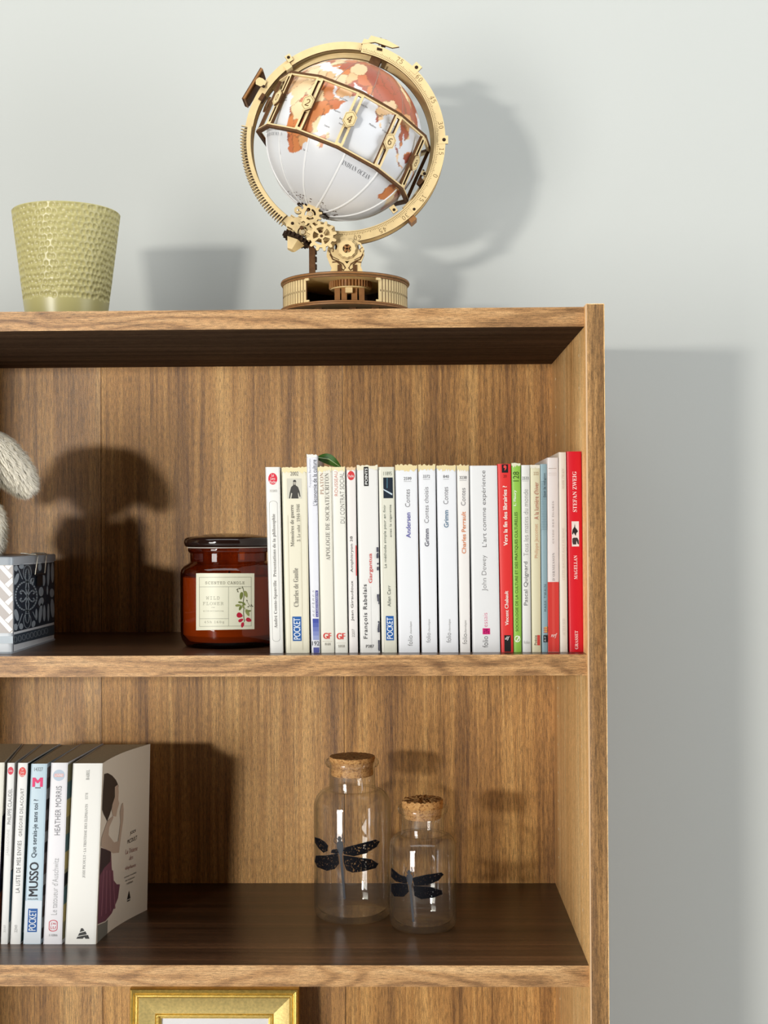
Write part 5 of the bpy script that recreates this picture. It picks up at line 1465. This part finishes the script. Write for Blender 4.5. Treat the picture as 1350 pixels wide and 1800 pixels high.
def bug(hx, hy, tx, ty, sw, L):
    """head, thorax, segmented tail and antennae from head point to tail tip"""
    d = np.array((tx - hx, ty - hy), float); l = np.linalg.norm(d); d /= l; n = np.array((-d[1], d[0]))
    prof = [(0, 8), (.02, 14), (.06, 15), (.075, 10), (.09, 24), (.16, 30), (.22, 24), (.28, 15), (.30, 11), (.5, 12), (.75, 11), (.93, 9), (.97, 13), (1.0, 5)]
    Lp = [np.array((hx, hy)) + d * l * f + n * r * sw for f, r in prof]; Rp = [np.array((hx, hy)) + d * l * f - n * r * sw for f, r in prof]
    out = [[tuple(p) for p in Lp] + [tuple(p) for p in Rp[::-1]]]
    for s_ in (1, -1):
        q = [(hx + s_ * 12 * sw, hy + 26), (hx + s_ * 30 * sw, hy + 4), (hx + s_ * 24 * sw, hy - 22)]
        out += [[tuple(p) for p in z] for z in stroke_quads(q, 4)]
        q = [(hx + s_ * 20 * sw, hy + 60), (hx + s_ * 46 * sw, hy + 40), (hx + s_ * 40 * sw, hy + 14)]
        out += [[tuple(p) for p in z] for z in stroke_quads(q, 4.5)]
    return out
make_bottle(620.2, .164, 0, 'taller corked glass bottle stamped with a dragonfly, on the lower shelf',
    dict(r=(67.6, 40.2, 47, 40), y=(1335, 1345, 1386, 1413, 1600), cork=(1329, 1362)),
    [[(345, 850), (480, 815), (590, 786), (622, 800), (600, 838), (520, 887), (430, 908), (355, 892)],
     [(352, 903), (450, 916), (560, 932), (612, 965), (592, 996), (500, 1020), (420, 1029), (375, 1012), (354, 950)],
     [(141, 768), (175, 778), (212, 800), (240, 832), (236, 868), (205, 882), (170, 850), (141, 806)],
     [(312, 888), (232, 903), (150, 905), (141, 950), (160, 990), (232, 1016), (290, 1002), (322, 960)],
     [(318, 855), (270, 860), (262, 880), (300, 888), (322, 880)]],
    bug(322, 760, 362, 1226, .85, 1))
make_bottle(743.8, .1245, 0, 'shorter corked glass bottle stamped with a dragonfly, with a crumbly cork',
    dict(r=(58.4, 37.2, 43.7, 35.5), y=(1416, 1427, 1465, 1484, 1626), cork=(1405, 1437)),
    [[(862, 1070), (960, 1048), (1080, 1030), (1095, 1045), (1060, 1087), (980, 1122), (880, 1127)],
     [(870, 1130), (1000, 1138), (1080, 1163), (1087, 1190), (1020, 1216), (930, 1226), (880, 1202)],
     [(836, 1068), (765, 1046), (709, 996), (707, 1060), (742, 1096), (822, 1112)],
     [(828, 1116), (770, 1108), (709, 1112), (708, 1170), (730, 1206), (800, 1208), (838, 1170)]],
    bug(838, 1010, 872, 1396, .8, 1), rough_top=.0011, tilt=.03)

# ------------------------------------------------------------------ gold picture frame
def make_frame():
    Yt = .262; a = math.radians(5.0)
    zb = OZ - .775
    pl, pr = at(233, 1734, Yt), at(526.5, 1734, Yt)
    zt = pl[2] + .0006
    W_ = pr[0] - pl[0]; H_ = (zt - zb) / math.cos(a)
    ux_ = np.array((1., 0, 0)); uz_ = np.array((0, math.sin(a), math.cos(a))); n_ = np.array((0, -math.cos(a), math.sin(a)))
    Yb = Yt - (zt - zb) * math.tan(a)
    O = np.array((pl[0], Yb - .0005, zb + .0006))
    t = thing('picture_frame', (pl[0] + W_ / 2, Yb, zb), 'gold picture frame around plain white, under the lowest shelf in view', 'picture frame')
    gold = flat('antique gold leaf', rgb(218, 186, 100), .34, .5, metal=.85, noise=.16, nscale=260, bump=.25, bscale=900)
    gold2 = flat('antique gold leaf, speckled flat', rgb(226, 202, 132), .5, .5, metal=.55, noise=.14, nscale=330, bump=.2, bscale=700)
    # profile across the moulding: (distance from the outer edge, height above the back)
    prof = [(0, 0), (0, .013), (.0010, .0152), (.0026, .0160), (.0042, .0154), (.0050, .0140), (.0056, .0138), (.0070, .0150), (.0088, .0150), (.0098, .0136), (.0104, .0132), (.0286, .0098), (.0292, .0090), (.0302, .0100), (.0316, .0100), (.0326, .0086), (.0332, .0060), (.0350, .0058), (.0350, .0)]
    cor = [(0, 0), (W_, 0), (W_, H_), (0, H_)]; inw = [(1, 1), (-1, 1), (-1, -1), (1, -1)]
    for k in range(4):
        j = (k + 1) % 4
        g = G(); vs = []
        for c, iw in ((cor[k], inw[k]), (cor[j], inw[j])):
            for d, h in prof: vs.append(O + ux_ * (c[0] + iw[0] * d) + uz_ * (c[1] + iw[1] * d) + n_ * h)
        n = len(prof)
        g.add(vs, [(i, i + 1, n + i + 1, n + i) for i in range(n - 1)], [1 if i == 10 else 0 for i in range(n - 1)])
        g.build('frame_rail', [gold, gold2], t, smooth=35)
    g = G(); i0 = .034
    P = lambda x, z, h: O + ux_ * x + uz_ * z + n_ * h
    g.quad(P(i0, i0, .0036), P(W_ - i0, i0, .0036), P(W_ - i0, H_ - i0, .0036), P(i0, H_ - i0, .0036)); g.build('white_print', flat('white paper', rgb(250, 250, 254), .7, .2), t)
    g = G(); g.hexa([P(i0, i0, .0050), P(W_ - i0, i0, .0050), P(W_ - i0, i0, .0040), P(i0, i0, .0040), P(i0, H_ - i0, .0050), P(W_ - i0, H_ - i0, .0050), P(W_ - i0, H_ - i0, .0040), P(i0, H_ - i0, .0040)])
    g.build('glass_pane', see_through('thin picture glass', (.995, .995, .995, 1), (.92, .94, .92, 1), rough=.02, power=5), t)
    g = G(); g.hexa([P(.003, .003, 0), P(W_ - .003, .003, 0), P(W_ - .003, .003, .0034), P(.003, .003, .0034), P(.003, H_ - .003, 0), P(W_ - .003, H_ - .003, 0), P(W_ - .003, H_ - .003, .0034), P(.003, H_ - .003, .0034)])
    g.build('back_board', M_plybrown, t)
make_frame()

# ------------------------------------------------------------------ patterned tin and the plush rabbit on it
def make_tin():
    Y0, Y1 = .026, .183
    xr = (at(21.5, 1147, Y0)[0] + at(95.8, 1124, Y1)[0]) / 2
    xl = xr - .165
    zb = Mi1; zl = at(10, 993, Y0)[2]; zt = at(10, 979.5, Y0)[2]
    t = thing('storage_tin', ((xl + xr) / 2, (Y0 + Y1) / 2, zb), 'rectangular tin printed with grey and white tile patterns and a wire clasp', 'tin')
    def rr(x0, x1, y0, y1, r, n=6):
        P = []
        for cx, cy, a0 in ((x1 - r, y0 + r, -PI / 2), (x1 - r, y1 - r, 0), (x0 + r, y1 - r, PI / 2), (x0 + r, y0 + r, PI)):
            P += [(cx + r * math.cos(a0 + PI / 2 * i / n), cy + r * math.sin(a0 + PI / 2 * i / n)) for i in range(n + 1)]
        return P
    def prism(g, P, z0, z1, m=0):
        n = len(P)
        g.add([(x, y, z0) for x, y in P] + [(x, y, z1) for x, y in P], [(i, (i + 1) % n, n + (i + 1) % n, n + i) for i in range(n)] + [tuple(range(n))[::-1], tuple(range(n, 2 * n))], m)
    grey = flat('grey lacquered tin', rgb(150, 156, 162), .3, .5, noise=.03, nscale=60)
    pale = flat('pale lacquered tin', rgb(206, 210, 214), .28, .5, noise=.03, nscale=60)
    slate = color_mat((38, 50, 62), .3); mot = color_mat((150, 160, 168), .3)
    g = G(); prism(g, rr(xl, xr, Y0, Y1, .004), zb + .0012, zl + .001); g.build('tin_body', pale, t, smooth=30)
    g = G(); prism(g, rr(xl - .0008, xr + .0008, Y0 - .0008, Y1 + .0008, .0045), zb, zb + .0018); g.build('bottom_seam', grey, t, smooth=30)
    g = G(); prism(g, rr(xl - .0016, xr + .0016, Y0 - .0016, Y1 + .0016, .005), zl, zt - .0008); prism(g, rr(xl - .0008, xr + .0008, Y0 - .0008, Y1 + .0008, .0045), zt - .0008, zt)
    lid = g.build('lid', grey, t, smooth=30)
    g = G(); prism(g, rr(xl + .004, xr - .004, Y0 + .004, Y1 - .004, .003), zt, zt + .0004); g.build('lid_panel', flat('darker lid panel', rgb(96, 104, 112), .3), t, smooth=30)
    # print on the right side, drawn in the enlarged coordinates of that side (9x)
    sp = lambda u, v, e=0: on_plane(u / 9, 960 + v / 9, (xr + .0002 + e, 0, 0), (1, 0, 0))
    def put(name, quads, mat, e=0.0):
        g = G()
        for q in quads: g.quad(*[sp(p[0], p[1], e) for p in q])
        return g.build(name, mat, t)
    def poly(name, pts, mat, e=0.0):
        g = G(); g.poly([sp(p[0], p[1], e) for p in pts]); return g.build(name, mat, t)
    poly('ornament_ground', [(222, 300), (530, 285), (862, 250), (862, 1200), (600, 1270), (222, 1360)], slate)
    E = .00008
    put('motif_outline', stroke_quads(ell(432, 420, 62, 118, 26), 13, True) + stroke_quads(ell(432, 1180, 58, 116, 26), 13, True), mot, E)
    put('motif_outline', stroke_quads(ell(415, 790, 170, 225, 30), 24, True), mot, E)
    poly('motif_ground', ell(415, 790, 112, 185, 26), slate, E * 1.4)
    put('motif_outline', stroke_quads(ell(432, 470, 30, 110, 20), 18, True) + stroke_quads(ell(432, 1110, 30, 105, 20), 18, True), mot, E * 2)
    for sx in (-1, 1):
        for sy in (-1, 1):
            put('motif_scroll', stroke_quads([(432 + sx * 6, 790 + sy * 10), (432 + sx * 50, 790 + sy * 70), (432 + sx * 90, 790 + sy * 90), (432 + sx * 118, 790 + sy * 60), (432 + sx * 95, 790 + sy * 35)], 22), mot, E * 2)
            put('motif_scroll', stroke_quads([(432, 790 + sy * 10), (432 + sx * 25, 790 + sy * 120), (432 + sx * 12, 790 + sy * 230)], 15), mot, E * 2)
    for u, v, rx, ry, rot in ((262, 520, 32, 95, .3), (262, 1090, 32, 95, -.2), (255, 350, 30, 50, 0), (340, 320, 40, 40, 0), (250, 1280, 30, 55, 0), (335, 1270, 34, 50, 0), (530, 1230, 30, 55, .2), (575, 1080, 18, 90, 0), (500, 540, 24, 40, .5), (520, 560, 18, 60, .2)): poly('motif_leaf', ell(u, v, rx, ry, 18, rot), mot, E * 1.6)
    put('motif_stem', stroke_quads([(285, 350), (355, 520)], 12) + stroke_quads([(285, 1260), (355, 1070)], 12) + stroke_quads([(520, 1040), (570, 1160)], 12), mot, E * 1.6)
    for u, v, rx, ry, rot in ((650, 720, 38, 75, 0), (650, 880, 40, 70, .3), (640, 1060, 26, 160, .1), (700, 1060, 22, 130, 0), (750, 700, 14, 70, 0), (765, 450, 20, 180, .03), (830, 420, 24, 160, 0), (822, 740, 34, 70, 0), (830, 980, 30, 150, -.05), (765, 1050, 18, 140, 0), (690, 540, 26, 90, 0), (630, 330, 28, 60, 0)): poly('motif_leaf', ell(u, v, rx, ry, 18, rot), mot, E * 1.6)
    poly('printed_band', [(222, 1400), (862, 1240), (862, 1400), (222, 1560)], color_mat((58, 72, 84), .3), E)
    put('band_ornament', sum([stroke_quads(ell(245 + i * 68 - i * i * .9, 1478 - i * 17.5, 24, 44, 14), 9, True) for i in range(9)], []), mot, E * 2)
    # herringbone tile print on the front
    fp = lambda u, v, e=0: on_plane(u / 9, 960 + v / 9, (0, Y0 - .0002 - e, 0), (0, 1, 0))
    g = G(); g.poly([fp(p[0], p[1]) for p in ((-900, 300), (204, 300), (204, 1375), (-900, 1375))]); g.build('tile_ground', color_mat((176, 168, 164), .35), t)
    white = color_mat((238, 236, 232), .3)
    def clip(P, lo, hi, ax_, keep_less):
        out = []
        for i in range(len(P)):
            a, b = P[i], P[(i + 1) % len(P)]
            ina, inb = (a[ax_] <= hi) == keep_less, (b[ax_] <= hi) == keep_less
            if ina: out.append(a)
            if ina != inb:
                f = (hi - a[ax_]) / (b[ax_] - a[ax_]); out.append((a[0] + (b[0] - a[0]) * f, a[1] + (b[1] - a[1]) * f))
        return out
    def tile(P):
        P = clip(P, 0, 203, 0, True)
        if len(P) > 2: P = clip(P, 0, 304, 1, False)
        if len(P) > 2: P = clip(P, 0, 1372, 1, True)
        if len(P) > 2: P = clip(P, 0, -880, 0, False)
        if len(P) > 2:
            g = G(); g.add([fp(p[0], p[1], E) for p in P], [tuple(range(len(P)))]); g.build('tile_print', white, t)
    for col in range(-4, 1):
        for row in range(-1, 5):
            x, y = col * 238, 470 + row * 283
            tile([(150 + x, y + 46), (198 + x, y - 2), (198 + x - 205, y - 2 - 226), (150 + x - 205, y + 46 - 226)])
            tile([(75 + x, y + 132), (196 + x, y + 26), (202 + x, y + 104), (130 + x, y + 184)])
    g = G(); g.poly([fp(*p, E) for p in ((-900, 1430), (204, 1425), (204, 1540), (-900, 1540))]); g.build('printed_band', color_mat((178, 188, 196), .3), t)
    g = G(); x, z0, z1 = on_plane(23, 1050, (xr + .0002, 0, 0), (1, 0, 0)), zb + .0018, zl; g.box((xr - .0003, x[1] - .0004, z0), (xr + .0004, x[1] + .0004, z1)); g.build('corner_seam', color_mat((42, 48, 62)), t)
    # wire clasp
    steel = flat('bright steel wire', rgb(206, 196, 178), .25, .5, metal=.7)
    wp = lambda u, v: on_plane(u / 9, 960 + v / 9, (xr + .0035, 0, 0), (1, 0, 0))
    q = [wp(u, v) for u, v in ((555, 455), (575, 320), (594, 165), (582, 140), (560, 131))]
    b0 = q[-1] + np.array((-.006, 0, .0)); b1 = b0 + np.array((-.004, -.003, .0012)); b2 = b1 + np.array((-.004, -.003, .0002))
    q2 = [wp(u, v) for u, v in ((705, 430), (720, 280), (738, 140), (725, 118), (700, 110))]; c0 = q2[-1] + np.array((-.010, -.001, .0))
    g = G(); g.tube(q + [b0, b1, b2], .0007, 8); cl = g.build('wire_clasp', steel, t, smooth=60)
    g = G(); g.tube(q2 + [c0, c0 + np.array((-.003, -.002, -.0004))], .0007, 8); g.build('wire_clasp', steel, t, smooth=60)
    dk = flat('dark clasp hinge', rgb(40, 40, 44), .4, .5, metal=.5)
    A, B_ = wp(555, 452), wp(705, 440)
    g = G(); g.tube([A + (0, 0, .0), B_], .0012, 8); g.build('hinge_bar', dk, t)
    A, B_ = sp(560, 480), sp(650, 620)
    g = G(); g.box((xr, A[1], B_[2]), (xr + .0022, B_[1], A[2])); g.build('hinge_plate', dk, t)
    return xr, zt + .0004

def make_rabbit(xr, zt):
    """sitting plush rabbit, most of it beyond the left edge of the picture"""
    Yr = .085
    ear_tip = at(60, 868, Yr); hc = at(-62, 815, Yr)
    zbase = zt
    t = thing('plush_rabbit', (hc[0], Yr, zbase), 'cream furry plush rabbit with a hanging ear sitting on the patterned tin', 'soft toy')
    fur = flat('cream plush', rgb(226, 218, 200), .95, .1, noise=.10, nscale=160)
    bm = bmesh.new()
    def ball(c, r, sc_=(1, 1, 1), rot=None):
        m = Matrix.Translation(Vector(c)) @ (rot or Matrix.Identity(4)) @ Matrix.Diagonal((r * sc_[0], r * sc_[1], r * sc_[2], 1))
        bmesh.ops.create_icosphere(bm, subdivisions=4, radius=1, matrix=m)
    hx, hy, hz = hc
    body_h = hz - .042 - zbase
    ball((hx - .005, hy + .006, zbase + body_h * .48), .042, (1.0, .92, body_h * .52 / .042 + .05))
    ball((hx, hy - .004, hz), .040, (1.02, .95, .98))
    ball((hx + .004, hy - .034, hz - .012), .020, (1.1, .8, .8))          # muzzle
    ball((hx + .020, hy - .020, hz - .010), .017)                          # cheek
    ball((hx + .030, hy - .018, zbase + .017), .017, (.9, 1.35, .95))       # right foot
    ball((hx - .036, hy - .020, zbase + .017), .017, (.9, 1.35, .95))
    ball((hx + .031, hy - .012, zbase + body_h * .62), .015, (.95, 1.0, 1.7))  # arms
    ball((hx - .037, hy - .012, zbase + body_h * .62), .015, (.95, 1.0, 1.7))
    me = bpy.data.meshes.new('rabbit_build'); bm.to_mesh(me); bm.free()
    ob = bpy.data.objects.new('rabbit_build', me); COL.objects.link(ob)
    md = ob.modifiers.new('r', 'REMESH'); md.mode = 'VOXEL'; md.voxel_size = .0028
    sm = ob.modifiers.new('s', 'SMOOTH'); sm.iterations = 8; sm.factor = .5
    bpy.context.view_layer.update()
    me2 = bpy.data.meshes.new_from_object(ob.evaluated_get(bpy.context.evaluated_depsgraph_get()))
    bpy.data.objects.remove(ob); bpy.data.meshes.remove(me)
    vs = np.array([v.co[:] for v in me2.vertices]); nr = np.array([v.normal[:] for v in me2.vertices]); fs = [tuple(p.vertices) for p in me2.polygons]
    vs[:, 2] = np.maximum(vs[:, 2], zbase)
    bpy.data.meshes.remove(me2)
    g = G(); g.add(vs, fs); body = g.build('body', fur, t, smooth=180)
    # ears: flattened tapering lobes along a bent spine
    def ear(path, wds, th):
        g = G(); V = []; N_ = []
        path = [np.array(p) for p in path]; n = 28; seg = 18
        def samp(arr, u):
            x = u * (len(arr) - 1); i = min(int(x), len(arr) - 2); f = x - i; f2 = f
            return arr[i] * (1 - f2) + arr[i + 1] * f2
        vv = []
        for i in range(n + 1):
            u = i / n; p = samp(path, u); d = samp(path, min(u + .02, 1)) - samp(path, max(u - .02, 0)); d /= np.linalg.norm(d)
            s_ = np.cross(d, (0, 1, 0)); s_ /= np.linalg.norm(s_); q = np.cross(s_, d)
            w_ = samp(np.array(wds, float), u)
            for k in range(seg):
                a = 2 * PI * k / seg; vv.append(p + s_ * w_ * math.cos(a) + q * th * (w_ / max(wds)) ** .6 * math.sin(a)); N_.append(s_ * math.cos(a) + q * math.sin(a))
        ff = [(i * seg + k, i * seg + (k + 1) % seg, (i + 1) * seg + (k + 1) % seg, (i + 1) * seg + k) for i in range(n) for k in range(seg)]
        ff.append(tuple(range(seg))[::-1]); ff.append(tuple(n * seg + k for k in range(seg)))
        g.add(vv, ff)
        return g, np.array(vv), np.array(N_), path
    pth = [at(-40, 778, Yr - .002), at(-22, 775, Yr - .006), at(-4, 792, Yr - .008), at(14, 814, Yr - .009), at(30, 834, Yr - .010), at(41, 848, Yr - .010), at(49, 858, Yr - .010)]
    ge, ev, en, _ = ear(pth, [.010, .0150, .0180, .0182, .0160, .0115, .005], .0075)
    e1 = ge.build('ear', fur, t, smooth=180)
    # shorter lighter lobe on the inner side
    mir = [np.array((2 * hx - p[0], p[1], p[2])) for p in pth]
    ge2, ev2, en2, _ = ear(mir, [.010, .0150, .0180, .0182, .0160, .0115, .005], .0075); ge2.build('ear', fur, t, smooth=180)
    # fur
    def furblades(name, V, Nn, faces_dir, n, ln, parent, sel, FS):
        ids = [f for f in FS if len(f) <= 4 and sel(V[f[0]])]
        if not ids: return
        g = G(); r_ = random.Random(5); vs, fs = [], []
        for _ in range(n):
            f = r_.choice(ids); wt = np.array([r_.random() ** 1.5 + 1e-3 for _ in f]); wt /= wt.sum(); i = f[0]; p = sum(V[q] * a_ for q, a_ in zip(f, wt)); nn = Nn[i] / (np.linalg.norm(Nn[i]) + 1e-9)
            d = faces_dir(V[i]) + nn * .38 + np.array([r_.uniform(-.28, .28) for _ in range(3)]); d /= np.linalg.norm(d)
            s_ = np.cross(d, nn); s_ /= (np.linalg.norm(s_) + 1e-9); w_ = .00034
            l = ln * r_.uniform(.55, 1.2); p = p - nn * .0008
            m_ = p + d * l * .55 + nn * l * .06
            o = len(vs); vs += [p - s_ * w_, p + s_ * w_, m_ + s_ * w_ * .8, m_ - s_ * w_ * .8, p + d * l]
            fs += [(o, o + 1, o + 2, o + 3), (o + 3, o + 2, o + 4)]
        g.add(vs, fs)
        o = g.build(name, flat('cream plush fibres', rgb(238, 232, 218), .8, .2, noise=.12, nscale=120), parent); o['kind'] = 'stuff'
    ed = (pth[-1] - pth[2]); ed /= np.linalg.norm(ed)
    furblades('ear_fur', ev, en, lambda p: ed, 16000, .0105, e1, lambda p: True, ge.f)
    furblades('body_fur', vs, nr, lambda p: np.array((.25, -.15, -.75)), 26000, .0075, body, lambda p: p[0] > hx - .02, fs)
    # face
    eye = flat('glossy black eye bead', rgb(14, 12, 12), .08, .6)
    for s_ in (-1, 1):
        g = G(); c = np.array((hx + s_ * .017, hy - .0375, hz + .008)); g.lathe([(.0042 * math.sin(a), .0042 * math.cos(a)) for a in np.linspace(0.02, PI - .02, 12)], c, 18); g.build('eye', eye, t, smooth=180)
    g = G(); c = np.array((hx + .004, hy - .0505, hz - .008)); g.lathe([(.004 * math.sin(a), .003 * math.cos(a)) for a in np.linspace(.02, PI - .02, 10)], c, 16); g.build('nose', flat('pink stitched nose', rgb(196, 140, 132), .7), t, smooth=180)
make_rabbit(*make_tin())
